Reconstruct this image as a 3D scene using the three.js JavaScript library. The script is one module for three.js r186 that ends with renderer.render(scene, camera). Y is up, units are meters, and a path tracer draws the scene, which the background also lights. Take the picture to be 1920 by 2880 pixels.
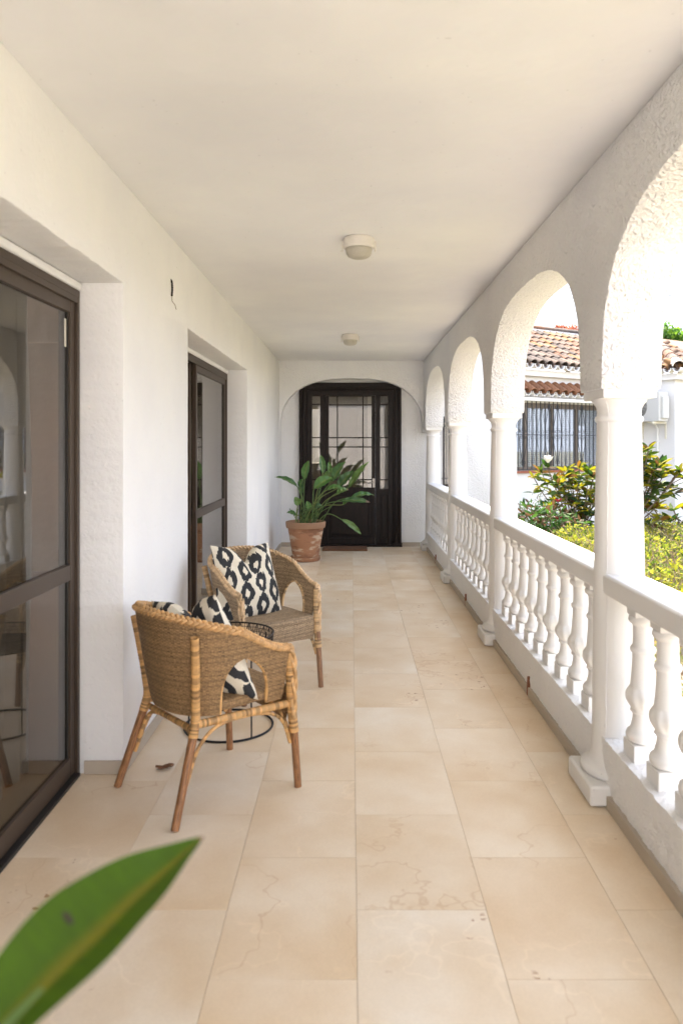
import * as THREE from 'three';
import { mergeGeometries, toCreasedNormals, mergeVertices } from 'three/addons/utils/BufferGeometryUtils.js';
import { RoundedBoxGeometry } from 'three/addons/geometries/RoundedBoxGeometry.js';

/* ---------- camera, sky, sun, exposure ---------- */
const scene = new THREE.Scene();
const EYE = 1.448;
const camera = new THREE.PerspectiveCamera(68.4, 1920 / 2880, 0.05, 400);
camera.position.set(0, EYE, 0);
camera.lookAt(0, EYE, -10);
camera.setViewOffset(1920, 2880, -28, 192, 1920, 2880);
camera.focus = 6.5; camera.userData.fStop = 2.8;
const SUN = new THREE.Vector3(0.12, 0.85, -0.51).normalize();
{ // hazy summer sky: pale towards the horizon, a broad bright patch round the sun
  const w = 512, h = 256, d = new Float32Array(w * h * 4), v = new THREE.Vector3();
  for (let j = 0; j < h; j++) for (let i = 0; i < w; i++) {
    const th = ((j + 0.5) / h - 0.5) * Math.PI, ph = ((i + 0.5) / w - 0.5) * 2 * Math.PI; v.set(Math.cos(th) * Math.cos(ph), Math.sin(th), Math.cos(th) * Math.sin(ph));
    const L = 0.8, up = Math.max(0, v.y), k = Math.pow(1 - up, 2.2), c = Math.max(0, v.dot(SUN)), glow = 0.55 * Math.pow(c, 6) + 1.6 * Math.pow(c, 60), o = (j * w + i) * 4;
    d[o] = L * (0.34 + 0.34 * k + glow); d[o + 1] = L * (0.40 + 0.30 * k + glow * 0.97); d[o + 2] = L * (0.53 + 0.25 * k + glow * 0.9); d[o + 3] = 1;
  }
  const t = new THREE.DataTexture(d, w, h, THREE.RGBAFormat, THREE.FloatType); t.mapping = THREE.EquirectangularReflectionMapping; t.magFilter = t.minFilter = THREE.LinearFilter; t.needsUpdate = true;
  scene.background = t; scene.environment = t;
}
const sun = new THREE.DirectionalLight(0xfff1e2, 4.3);
sun.position.copy(SUN).multiplyScalar(40).add(new THREE.Vector3(2, 0, -8)); sun.target.position.set(2, 0, -8);
sun.castShadow = true; sun.shadow.mapSize.set(4096, 4096); sun.shadow.radius = 1.2;
Object.assign(sun.shadow.camera, { left: -20, right: 20, top: 20, bottom: -20, near: 1, far: 90 });
sun.name = 'sun'; scene.add(sun, sun.target);
const renderer = new THREE.WebGLRenderer({ antialias: true });
renderer.toneMapping = THREE.LinearToneMapping; renderer.toneMappingExposure = 6.5;
renderer.shadowMap.enabled = true; renderer.shadowMap.type = THREE.PCFSoftShadowMap;

/* ---------- helpers ---------- */
let seed = 7;
const rnd = () => { seed |= 0; seed = (seed + 0x6d2b79f5) | 0; let t = Math.imul(seed ^ (seed >>> 15), 1 | seed); t = (t + Math.imul(t ^ (t >>> 7), 61 | t)) ^ t; return ((t ^ (t >>> 14)) >>> 0) / 4294967296; };
const rr = (a, b) => a + (b - a) * rnd();
const mix = (a, b, t) => a + (b - a) * t, clamp = (x, a = 0, b = 1) => Math.min(b, Math.max(a, x)), sstep = (a, b, x) => { const t = clamp((x - a) / (b - a)); return t * t * (3 - 2 * t); };
const V = (x, y, d) => new THREE.Vector3(x, y, -d);          // x across, y up, d metres ahead of the camera
const V3 = (x, y, z) => new THREE.Vector3(x, y, z);
const used = {};
const numbered = (n) => { const k = used[n] = (used[n] ?? -1) + 1; return k ? n + '_' + String(k).padStart(3, '0') : n; };
function tag(o, label, category, group, kind) { o.userData = { label, category }; if (group) o.userData.group = group; if (kind) o.userData.kind = kind; return o; }
function thing(name, label, category, group) { const g = new THREE.Group(); g.name = numbered(name); scene.add(g); return tag(g, label, category, group); }
function top(name, geo, mat, label, category, group, kind) { const m = new THREE.Mesh(geo, mat); m.name = numbered(name); scene.add(m); return tag(m, label, category, group, kind); }
function structure(name, geo, mat, label, category = 'wall') { return top(name, geo, mat, label, category, null, 'structure'); }
function part(name, geo, mat, parent) { const m = new THREE.Mesh(geo, mat); m.name = name; parent.add(m); return m; }
function sub(name, parent) { const g = new THREE.Group(); g.name = name; parent.add(g); return g; }
const M4 = new THREE.Matrix4();
const at = (g, x, y, z, ry = 0, rx = 0, rz = 0) => g.applyMatrix4(new THREE.Matrix4().compose(V3(x, y, z), new THREE.Quaternion().setFromEuler(new THREE.Euler(rx, ry, rz, 'YXZ')), V3(1, 1, 1)));
const flat = (g) => { const o = g.index ? g.toNonIndexed() : g; for (const k of Object.keys(o.attributes)) if (!['position', 'normal', 'uv', 'color'].includes(k)) o.deleteAttribute(k); return o; };
const merge = (list) => mergeGeometries(list.map(flat));
function uvBox(g) {                                          // uv in metres, taken from the plane each face lies nearest to
  g = flat(g); const p = g.attributes.position, uv = new Float32Array(p.count * 2), a = V3(), b = V3(), c = V3();
  for (let i = 0; i < p.count; i += 3) {
    a.fromBufferAttribute(p, i); b.fromBufferAttribute(p, i + 1); c.fromBufferAttribute(p, i + 2);
    const n = b.clone().sub(a).cross(c.clone().sub(a)); const x = Math.abs(n.x), y = Math.abs(n.y), z = Math.abs(n.z);
    for (let k = 0; k < 3; k++) { const q = [a, b, c][k]; const [s, t] = y > x && y > z ? [q.x, q.z] : x > z ? [q.z, q.y] : [q.x, q.y]; uv[(i + k) * 2] = s; uv[(i + k) * 2 + 1] = t; }
  }
  g.setAttribute('uv', new THREE.BufferAttribute(uv, 2)); return g;
}
const box = (x0, x1, y0, y1, d0, d1) => uvBox(at(new THREE.BoxGeometry(x1 - x0, y1 - y0, d1 - d0), (x0 + x1) / 2, (y0 + y1) / 2, -(d0 + d1) / 2));
const lbox = (x0, x1, y0, y1, z0, z1) => uvBox(at(new THREE.BoxGeometry(x1 - x0, y1 - y0, z1 - z0), (x0 + x1) / 2, (y0 + y1) / 2, (z0 + z1) / 2));
const rbox = (x0, x1, y0, y1, z0, z1, r = 0.004, s = 2) => uvBox(at(new RoundedBoxGeometry(x1 - x0, y1 - y0, z1 - z0, s, r), (x0 + x1) / 2, (y0 + y1) / 2, (z0 + z1) / 2));
const drbox = (x0, x1, y0, y1, d0, d1, r = 0.004, s = 2) => rbox(x0, x1, y0, y1, -d1, -d0, r, s);
function rod(a, b, r0, r1 = r0, seg = 8) { const d = b.clone().sub(a), g = new THREE.CylinderGeometry(r1, r0, d.length(), seg); g.applyQuaternion(new THREE.Quaternion().setFromUnitVectors(V3(0, 1, 0), d.clone().normalize())); return g.translate((a.x + b.x) / 2, (a.y + b.y) / 2, (a.z + b.z) / 2); }
const curve = (pts) => new THREE.CatmullRomCurve3(pts);
const tube = (pts, r, n = 24, k = 6) => new THREE.TubeGeometry(Array.isArray(pts) ? curve(pts) : pts, n, r, k);
/* value noise, tileable with an integer period */
const hash = (x, y, s) => { let h = Math.imul(x, 374761393) ^ Math.imul(y, 668265263) ^ Math.imul(s, 2147483647 ^ 0x5bd1e995); h = Math.imul(h ^ (h >>> 13), 1274126177); return ((h ^ (h >>> 16)) >>> 0) / 4294967296; };
function vn(x, y, p, s) { const xi = Math.floor(x), yi = Math.floor(y), fx = x - xi, fy = y - yi, u = fx * fx * (3 - 2 * fx), v = fy * fy * (3 - 2 * fy); const w = (a) => ((a % p) + p) % p; const x0 = w(xi), x1 = w(xi + 1), y0 = w(yi), y1 = w(yi + 1); return mix(mix(hash(x0, y0, s), hash(x1, y0, s), u), mix(hash(x0, y1, s), hash(x1, y1, s), u), v); }
const fbm = (x, y, p, s, o = 4) => { let a = 0.5, t = 0, n = 0; for (let i = 0; i < o; i++) { t += a * vn(x * p, y * p, p, s + i); n += a; a *= 0.5; p *= 2; } return t / n; };
function n3(p, f, s = 1) { return (vn(p.x * f + 40, p.y * f + 40, 4096, s) + vn(p.y * f + 60, p.z * f + 90, 4096, s + 5) + vn(p.z * f + 70, p.x * f + 60, 4096, s + 9)) / 3 - 0.5; }
function texture(n, size, fn, color = true, m = n) {
  const d = new Uint8Array(n * m * 4);
  for (let j = 0; j < m; j++) for (let i = 0; i < n; i++) { const c = fn(i / n, j / m), k = (j * n + i) * 4; if (color) { d[k] = clamp(c[0]) * 255; d[k + 1] = clamp(c[1]) * 255; d[k + 2] = clamp(c[2]) * 255; } else d[k] = d[k + 1] = d[k + 2] = clamp(c) * 255; d[k + 3] = 255; }
  const t = new THREE.DataTexture(d, n, m); t.wrapS = t.wrapT = THREE.RepeatWrapping; t.magFilter = THREE.LinearFilter; t.minFilter = THREE.LinearMipmapLinearFilter; t.generateMipmaps = true;
  if (color) t.colorSpace = THREE.SRGBColorSpace; const s = Array.isArray(size) ? size : [size, size]; t.repeat.set(1 / s[0], 1 / s[1]); t.needsUpdate = true; return t;
}
const lin = (r, g, b) => new THREE.Color().setRGB(r, g, b);
const std = (c, rough = 0.6, extra = {}) => new THREE.MeshStandardMaterial({ color: Array.isArray(c) ? lin(...c) : c, roughness: rough, ...extra });
const phys = (c, rough, extra) => new THREE.MeshPhysicalMaterial({ color: Array.isArray(c) ? lin(...c) : c, roughness: rough, ...extra });

/* ---------- materials ---------- */
const stuccoH = texture(1024, 0.62, (u, v) => { const a = fbm(u, v, 52, 3, 2), b = fbm(u, v, 110, 8, 2), c = fbm(u, v, 14, 18, 2); return clamp(0.5 + 1.1 * (a - 0.5) * (0.5 + c) + 0.5 * (b - 0.5)); }, false);
const fineH = texture(1024, 1.1, (u, v) => { const a = fbm(u, v, 70, 21, 3), s = vn(u * 210, v * 210, 210, 4); return clamp(0.5 + 0.6 * (a - 0.5) - (s > 0.93 ? 0.35 : 0)); }, false);
const smoothH = texture(512, 1.6, (u, v) => fbm(u, v, 6, 31, 5), false);
const paint = [0.84, 0.84, 0.838];
const paintMap = texture(512, 2.3, (u, v) => { const a = fbm(u, v, 5, 61, 5), s = vn(u * 190, v * 190, 190, 63); const k = 0.955 + 0.06 * (a - 0.5) - (s > 0.985 ? 0.1 : 0); return [k + 0.003, k, k - 0.004 - 0.02 * (a - 0.5)]; });
const white = (c) => c.map((x) => x * 1.1);
const stucco = std(white(paint), 0.85, { map: paintMap, bumpMap: stuccoH, bumpScale: 0.011 });
const stuccoSoft = std(white(paint), 0.85, { map: paintMap, bumpMap: stuccoH, bumpScale: 0.0045 });
const plaster = std(white(paint), 0.85, { map: paintMap, bumpMap: fineH, bumpScale: 0.004 });
const ceilingPaint = std(white(paint), 0.9, { map: paintMap, bumpMap: smoothH, bumpScale: 0.01 });
const castWhite = std([0.87, 0.865, 0.855], 0.55, { map: paintMap, bumpMap: smoothH, bumpScale: 0.003 });
const marbleMap = texture(1536, 2.4, (u, v) => {
  const q = fbm(u, v, 4, 1, 5), w = fbm(u, v, 7, 12, 5), wu = u + 0.06 * (w - 0.5), wv = v + 0.06 * (q - 0.5);
  const cloud = fbm(wu, wv, 11, 22, 6), big = fbm(u, v, 3, 2, 3), ve = 1 - Math.abs(2 * fbm(wu, wv, 9, 33, 5) - 1), vein = sstep(0.975, 0.999, ve) * sstep(0.5, 0.62, q), pale = sstep(0.95, 1, 1 - Math.abs(2 * fbm(wv, wu, 13, 53, 4) - 1)) * sstep(0.45, 0.6, w);
  const grain = vn(u * 500, v * 500, 500, 2) - 0.5, pit = sstep(0.75, 0.8, fbm(wu, wv, 80, 91, 3)) * sstep(0.66, 0.74, w);
  const t = clamp(0.5 + 1.25 * (cloud - 0.5) + 0.7 * (big - 0.5)); const k = 0.02 * grain + 0.025 * pale;
  let c = [mix(0.86, 0.925, t) + k, mix(0.765, 0.872, t) + k, mix(0.635, 0.795, t) + k];
  const d = 0.22 * vein; c = [mix(c[0], 0.68, d), mix(c[1], 0.5, d), mix(c[2], 0.32, d)];
  return [mix(c[0], 0.55, pit * 0.7), mix(c[1], 0.36, pit * 0.7), mix(c[2], 0.22, pit * 0.7)];
});
const marbleR = texture(512, 1.7, (u, v) => 0.27 + 0.28 * fbm(u, v, 6, 71, 5), false);
const marble = std(0xffffff, 1, { map: marbleMap, roughnessMap: marbleR, bumpMap: smoothH, bumpScale: 0.0006 });
const marbleB = std(0xfcf8f2, 1, { map: marbleMap, roughnessMap: marbleR, bumpMap: smoothH, bumpScale: 0.0006 });
const marbleC = std(0xfffcf8, 1, { map: marbleMap, roughnessMap: marbleR, bumpMap: smoothH, bumpScale: 0.0006 });
const skirtM = std([0.52, 0.45, 0.36], 0.6, { map: paintMap });
const grout = std([0.55, 0.44, 0.31], 0.95);
const bronze = std([0.062, 0.042, 0.028], 0.45, { metalness: 0.2 });
const bronzeDark = std([0.02, 0.017, 0.015], 0.5);
const glass = phys([0.62, 0.6, 0.56], 0.0, { transmission: 1, thickness: 0, ior: 1.52 });
const clearGlass = phys([0.9, 0.92, 0.92], 0.0, { transmission: 1, thickness: 0, ior: 1.5 });
const woodMap = texture(512, [0.5, 1.6], (u, v) => { const g = fbm(u * 1, v, 24, 41, 3), f = vn(u * 160, v * 12, 160, 43), k = 0.75 + 0.5 * (g - 0.5) + 0.3 * (f - 0.5); return [k, k * 0.96, k * 0.93]; });
const doorWood = phys([0.016, 0.008, 0.0055], 0.5, { map: woodMap, specularIntensity: 0.55 });
const black = std([0.012, 0.012, 0.014], 0.5, { metalness: 0.3 });
const iron = std([0.012, 0.014, 0.02], 0.55);

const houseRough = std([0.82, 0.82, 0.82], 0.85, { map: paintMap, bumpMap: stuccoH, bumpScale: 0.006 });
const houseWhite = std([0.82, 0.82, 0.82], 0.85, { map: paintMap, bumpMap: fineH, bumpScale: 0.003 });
/* ---------- geometry of the gallery ---------- */
const CEIL = 2.6, XL = -1.0, XR = 0.995, XO = 1.235, AX = 1.115, BACK = -1.78, END = 10.62;
const COLS = [-1.625, 0.76, 3.145, 5.53, 7.915, 10.3];
const W1 = [0.7, 3.31], W2 = [4.615, 7.24], WTOP = 2.155, XG = -1.19;
const jit = (a) => (rnd() - 0.5) * 2 * a;
function jagged(shape, x0, y0, x1, y1, amp, step = 0.018) { const L = Math.hypot(x1 - x0, y1 - y0), n = Math.max(1, Math.round(L / step)), nx = -(y1 - y0) / L, ny = (x1 - x0) / L; let w = 0; for (let i = 1; i <= n; i++) { w = i === n ? 0 : 0.6 * w + jit(amp); shape.lineTo(x0 + (x1 - x0) * i / n + nx * w, y0 + (y1 - y0) * i / n + ny * w); } }
const extr = (shape, depth, crease = 0.7) => toCreasedNormals(new THREE.ExtrudeGeometry(shape, { depth, bevelEnabled: true, bevelThickness: 0.006, bevelSize: 0.006, bevelOffset: -0.006, bevelSegments: 2, curveSegments: 40 }), crease);
/* shapes drawn as (depth, height) and stood along the gallery between x0 and x1 */
function along(shape, x0, x1, crease) { const g = extr(shape, x1 - x0 - 0.012, crease); g.applyMatrix4(new THREE.Matrix4().makeBasis(V3(0, 0, -1), V3(0, 1, 0), V3(1, 0, 0))); g.translate(x0 + 0.006, 0, 0); return uvBox(g); }
const across = (shape, d0, d1, crease) => { const g = extr(shape, d1 - d0 - 0.012, crease); g.translate(0, 0, -d1 + 0.006); return uvBox(g); };
const se = (u, n = 2.8) => Math.pow(Math.max(0, 1 - Math.pow(Math.abs(u), n)), 1 / n);

/* floor: slab with every marble tile laid on it */
const floorSlab = structure('floor', box(-1.3, 1.24, -0.25, -0.008, BACK, END + 0.1), grout, 'polished cream marble gallery floor laid in staggered tiles', 'floor');
{
  const joints = [-1.3, -1.19 + 0.0, -0.787, -0.385, 0.016, 0.418, 0.82, 1.222];
  for (let c = 1; c < joints.length - 1; c++) {
    const off = c % 2 ? 2.636 : 2.34;
    for (let k = -8; k < 15; k++) {
      const d0 = Math.max(off + k * 0.6, BACK), d1 = Math.min(off + (k + 1) * 0.6, END + 0.02); if (d1 - d0 < 0.05) continue;
      const x0 = joints[c] + (c === 1 ? -0.08 : 0), x1 = joints[c + 1], g = drbox(x0 + 0.0005, x1 - 0.0005, -0.03, jit(0.0003), d0 + 0.0005, d1 - 0.0005, 0.0008, 1);
      const uv = g.attributes.uv, ou = rr(0, 5), ov = rr(0, 5), fl = rnd() < 0.5 ? -1 : 1; for (let i = 0; i < uv.count; i++) uv.setXY(i, fl * uv.getX(i) + ou, uv.getY(i) + ov);
      part('tile', g, [marble, marbleB, marbleC][Math.floor(rnd() * 3)], floorSlab);
    }
  }
}
structure('ceiling', box(-1.3, XO + 0.1, CEIL, CEIL + 0.22, BACK - 0.2, END + 0.2), ceilingPaint, 'smooth white plastered gallery ceiling', 'ceiling');

/* left wall with the two door recesses */
{
  const s = new THREE.Shape(); s.moveTo(BACK, 0); s.lineTo(W1[0], 0); jagged(s, W1[0], 0, W1[0], WTOP, 0.0022); jagged(s, W1[0], WTOP, W1[1], WTOP, 0.0025); jagged(s, W1[1], WTOP, W1[1], 0, 0.0022);
  s.lineTo(W2[0], 0); jagged(s, W2[0], 0, W2[0], WTOP, 0.0022); jagged(s, W2[0], WTOP, W2[1], WTOP, 0.0025); jagged(s, W2[1], WTOP, W2[1], 0, 0.0022);
  s.lineTo(END, 0); s.lineTo(END, CEIL); s.lineTo(BACK, CEIL); s.closePath();
  const w = structure('wall_left', along(s, XL - 0.28, XL, 0.5), plaster, 'white plastered house wall with two deep door recesses');
  for (const W of [W1, W2]) part('lintel', drbox(XL - 0.275, XG + 0.012, 2.118, WTOP - 0.002, W[0] + 0.004, W[1] - 0.004, 0.012, 3), plaster, w);
  for (const [a, b] of [[BACK, W1[0]], [W1[1], W2[0]], [W2[1], END - 0.02]]) part('skirting', drbox(XL + 0.001, XL + 0.011, 0.001, 0.058, a + 0.002, b - 0.002, 0.002), skirtM, w);
  for (const d of [W1[0] - 0.011, W1[1] - 0.0, W2[0] - 0.011, W2[1]]) { const near = d === W1[1] || d === W2[1]; part('skirting', drbox(XG + 0.02, XL + (near ? 0.011 : 0.0), 0.001, 0.058, near ? d - 0.012 : d + 0.012, near ? d - 0.001 : d + 0.022, 0.002), skirtM, w); }
}
/* arcade wall with its arches */
{
  const s = new THREE.Shape(), half = 0.145; s.moveTo(COLS[0] - half, CEIL);
  const cols = COLS; let first = true;
    for (let i = 0; i < cols.length; i++) {
    const a = cols[i] - half, b = cols[i] + half;
    if (!first) { }
    s.lineTo(a + 0.012, 1.668); s.lineTo(b - 0.012, 1.668);
    if (i === cols.length - 1) break;
    const c0 = b, c1 = cols[i + 1] - half, m = (c0 + c1) / 2, h = (c1 - c0) / 2; const N = 110; let w = 0;
    for (let k = 0; k <= N; k++) { const th = Math.PI * (1 - k / N), u = Math.sign(Math.cos(th)) * Math.pow(Math.abs(Math.cos(th)), 2 / 2.8), y = se(u); w = 0.5 * w + jit(0.0022); const e = k === 0 || k === N ? 0 : w; s.lineTo(m + (h + e) * u, 1.69 + (0.67 + e) * Math.pow(Math.sin(th), 2 / 2.8)); }
    first = false;
  }
  s.lineTo(END - 0.2, 1.66); s.lineTo(END - 0.2, CEIL); s.closePath();
  structure('wall_arcade', along(s, XR, XO, 0.6), stucco, 'rough white stucco arcade wall with rounded arches');
}
structure('terrace', box(-9, 5, -0.3, -0.012, -9, BACK - 0.001), std([0.72, 0.69, 0.65], 0.9, { map: paintMap, bumpMap: fineH, bumpScale: 0.004 }), 'unseen pale paved terrace added behind the viewer to bounce light inside', 'terrace');  // unseen paving added to throw sunlight back into the gallery
structure('bounce_wall', box(-9, 7, -0.3, 2.9, -9.3, -9.002), houseRough, 'unseen white wall added behind the viewer to reflect light into the gallery', 'wall');  // out of view, added for fill light and a pale reflection in the door
/* columns */
function columnGeo() {
  const P = [[0.13, 0.084], [0.148, 0.088], [0.156, 0.1], [0.152, 0.116], [0.138, 0.126], [0.124, 0.13], [0.12, 0.14], [0.113, 0.156], [0.1085, 0.19]];
  for (let i = 1; i <= 16; i++) { const t = i / 16; P.push([0.1085 - 0.02 * t - 0.003 * Math.sin(Math.PI * t) * -1, mix(0.19, 1.535, t)]); }
  P.push([0.0945, 1.54], [0.097, 1.549], [0.0945, 1.559], [0.0885, 1.563], [0.0875, 1.58], [0.09, 1.596], [0.098, 1.612], [0.108, 1.622], [0.11, 1.632]);
  return new THREE.LatheGeometry(P.map(([r, y]) => new THREE.Vector2(r, y)), 48);
}
const colG = columnGeo(), plinthG = rbox(-0.168, 0.168, 0.0045, 0.086, -0.155, 0.155, 0.012, 3), abacusG = rbox(-0.108, 0.108, 1.631, 1.672, -0.128, 0.128, 0.006, 2);
function seamGeo(a) { const pts = []; for (let i = 0; i <= 60; i++) { const t = i / 60, y = mix(0.17, 1.62, t), r = (y < 1.535 ? 0.1085 - 0.02 * ((y - 0.19) / 1.345) + 0.003 * Math.sin(Math.PI * clamp((y - 0.19) / 1.345)) : 0.092 + (y > 1.6 ? (y - 1.6) * 0.9 : 0)); const th = a + jit(0.022); pts.push(V3(Math.sin(th) * (r + jit(0.0008)), y, Math.cos(th) * (r + jit(0.0008)))); } return tube(pts, 0.0022, 180, 5); }
const seamG = seamGeo(-0.82);
const colWhere = ['at the open end of the gallery behind the viewer', 'out of the picture beside the viewer', 'nearest one in view, standing before the air conditioner', 'second from the viewer, left of the barred window', 'third from the viewer, in front of the blue-white wall', 'the last one in the corner by the dark door'];
COLS.forEach((d, i) => {
  const c = thing('column', 'round white column, ' + colWhere[i], 'column', 'arcade columns'); c.position.set(AX, 0, -d);
  part('plinth', plinthG, castWhite, c); part('shaft', colG, castWhite, c); part('seam', seamG, castWhite, c); part('abacus', abacusG, castWhite, c);
});

/* balustrades */
function balusterGeo() {
  const H = 0.575, prof = [[0.062, 0.042], [0.07, 0.047], [0.09, 0.049], [0.108, 0.045], [0.118, 0.037], [0.135, 0.034], [0.2, 0.0335], [0.262, 0.035], [0.272, 0.041], [0.287, 0.043], [0.302, 0.041], [0.312, 0.0355], [0.36, 0.036], [0.45, 0.039], [0.53, 0.043], [0.545, 0.048], [0.57, 0.0565], [0.595, 0.059], [0.62, 0.057], [0.65, 0.049], [0.672, 0.041], [0.684, 0.041], [0.694, 0.043], [0.703, 0.0395], [0.712, 0.0345], [0.75, 0.0355], [0.79, 0.04], [0.818, 0.0465], [0.828, 0.054], [0.85, 0.0575], [0.872, 0.056], [0.888, 0.05], [0.9, 0.04]];
  const S = 40, pos = [], idx = [];
  prof.forEach(([t, r]) => { const lobe = sstep(0.53, 0.56, t) * (1 - sstep(0.66, 0.675, t)); for (let k = 0; k <= S; k++) { const a = k / S * 2 * Math.PI, q = r * 1.1 * (1 - lobe * 0.085 * Math.pow(1 - Math.abs(Math.sin(a * 5)), 2)); pos.push(Math.cos(a) * q, H * (1 - t), Math.sin(a) * q); } });
  for (let j = 0; j < prof.length - 1; j++) for (let k = 0; k < S; k++) { const a = j * (S + 1) + k, b = a + S + 1; idx.push(a, a + 1, b, b, a + 1, b + 1); }
  const g = new THREE.BufferGeometry(); g.setAttribute('position', new THREE.Float32BufferAttribute(pos, 3)); g.setIndex(idx); g.computeVertexNormals();
  const seam = []; prof.forEach(([t, r]) => seam.push(V3(-Math.sin(0.75) * r * 1.1, H * (1 - t), Math.cos(0.75) * r * 1.1)));
  return merge([uvBox(g), uvBox(tube(seam, 0.0014, 60, 4)), rbox(-0.046, 0.046, H * 0.936, H + 0.01, -0.046, 0.046, 0.004), rbox(-0.056, 0.056, -0.012, H * 0.105, -0.056, 0.056, 0.005)]);
}
const balG = balusterGeo();
const LOW = 0.255;
function roughLow(d0, d1) {                                  // low stucco wall, its faces uneven
  const L = d1 - d0, g = new THREE.BoxGeometry(0.2, LOW + 0.25, L, 12, 18, Math.round(L / 0.016)); g.translate(1.125, (LOW - 0.25) / 2, -(d0 + d1) / 2);
  const p = g.attributes.position, v = V3(); for (let i = 0; i < p.count; i++) { v.fromBufferAttribute(p, i); if (v.y > -0.2) { const a = n3(v, 55, 3) * 0.012, b = n3(v, 110, 6) * 0.008; v.x += v.x > 1.2 ? a + b : v.x < 1.05 ? -(a + b) : 0; v.y += v.y > LOW - 0.002 ? n3(v, 60, 11) * 0.014 - 0.004 : 0; p.setXYZ(i, v.x, v.y, v.z); } }
  return toCreasedNormals(uvBox(g), 1.0);
}
const drainG = (() => { const s = new THREE.Shape(); s.moveTo(-0.016, 0); s.lineTo(0.016, 0); s.lineTo(0.004, 0.1); s.lineTo(-0.002, 0.105); s.closePath(); return uvBox(at(new THREE.ExtrudeGeometry(s, { depth: 0.012, bevelEnabled: true, bevelSize: 0.002, bevelThickness: 0.002, bevelSegments: 1 }), 0, 0, 0, -Math.PI / 2)); })();
const terracotta = std([0.3, 0.12, 0.06], 0.85, { map: paintMap });
const bayWhere = ['behind the viewer', 'at the right edge, closest to the viewer', 'between the first and second columns in view', 'between the second and third columns in view', 'farthest bay, ending at the corner by the dark door'];
for (let b = 0; b < 5; b++) {
  const d0c = COLS[b], d1c = COLS[b + 1], d0 = d0c, d1 = d1c;
  const o = thing('balustrade', 'white balustrade with turned balusters, ' + bayWhere[b], 'balustrade', 'balustrade bays under the arches'); o.position.set(0, 0, 0);
  part('low_wall', roughLow(d0 - (b ? 0 : 0), d1), stuccoSoft, o);
  part('handrail', drbox(1.03, 1.19, 0.83, 0.915, d0 + 0.02, d1 - 0.02, 0.014, 3), castWhite, o);
  const mid = (d0c + d1c) / 2;
  for (let k = 0; k < 9; k++) { const d = mid + (k - 4) * 0.23; if (d < BACK + 0.15) continue; const m = part('baluster', balG, castWhite, o); m.position.set(1.11 + jit(0.002), LOW, -d + jit(0.003)); m.rotation.y = Math.floor(rnd() * 4) * Math.PI / 2; }
  for (const [s0, s1] of [[d0 + 0.16, mid - 0.02], [mid + 0.02, d1 - 0.16]]) part('skirting', drbox(1.0085, 1.032, 0.001, 0.052, s0, s1, 0.002), skirtM, o);
  const w = part('drain_spout', drainG, terracotta, o); w.position.set(1.024, 0.001, -mid);
}

/* end wall: transverse arch, wall behind it with the door opening, and its continuation outside */
{
  const s = new THREE.Shape(); s.moveTo(-1.0, 0); s.lineTo(-1.0, CEIL); s.lineTo(XR + 0.1, CEIL); s.lineTo(XR + 0.1, 1.6); s.lineTo(0.99, 1.6);
  const N = 80; let w = 0; for (let k = 0; k <= N; k++) { const th = Math.PI * k / N, c = Math.cos(th), u = Math.sign(c) * Math.pow(Math.abs(c), 2 / 2.6); w = 0.5 * w + jit(0.002); s.lineTo(0.99 * u, 1.62 + (0.735 + w) * Math.pow(Math.sin(th), 2 / 2.6)); }
  s.lineTo(-0.99, 0); s.closePath();
  structure('wall_transverse_arch', across(s, END - 0.19, END - 0.004, 0.6), stuccoSoft, 'white stucco arch spanning the gallery before the end door');
}
const DX0 = -0.735, DX1 = 0.698, DTOP = 2.317, WALLT = 0.26;
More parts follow.
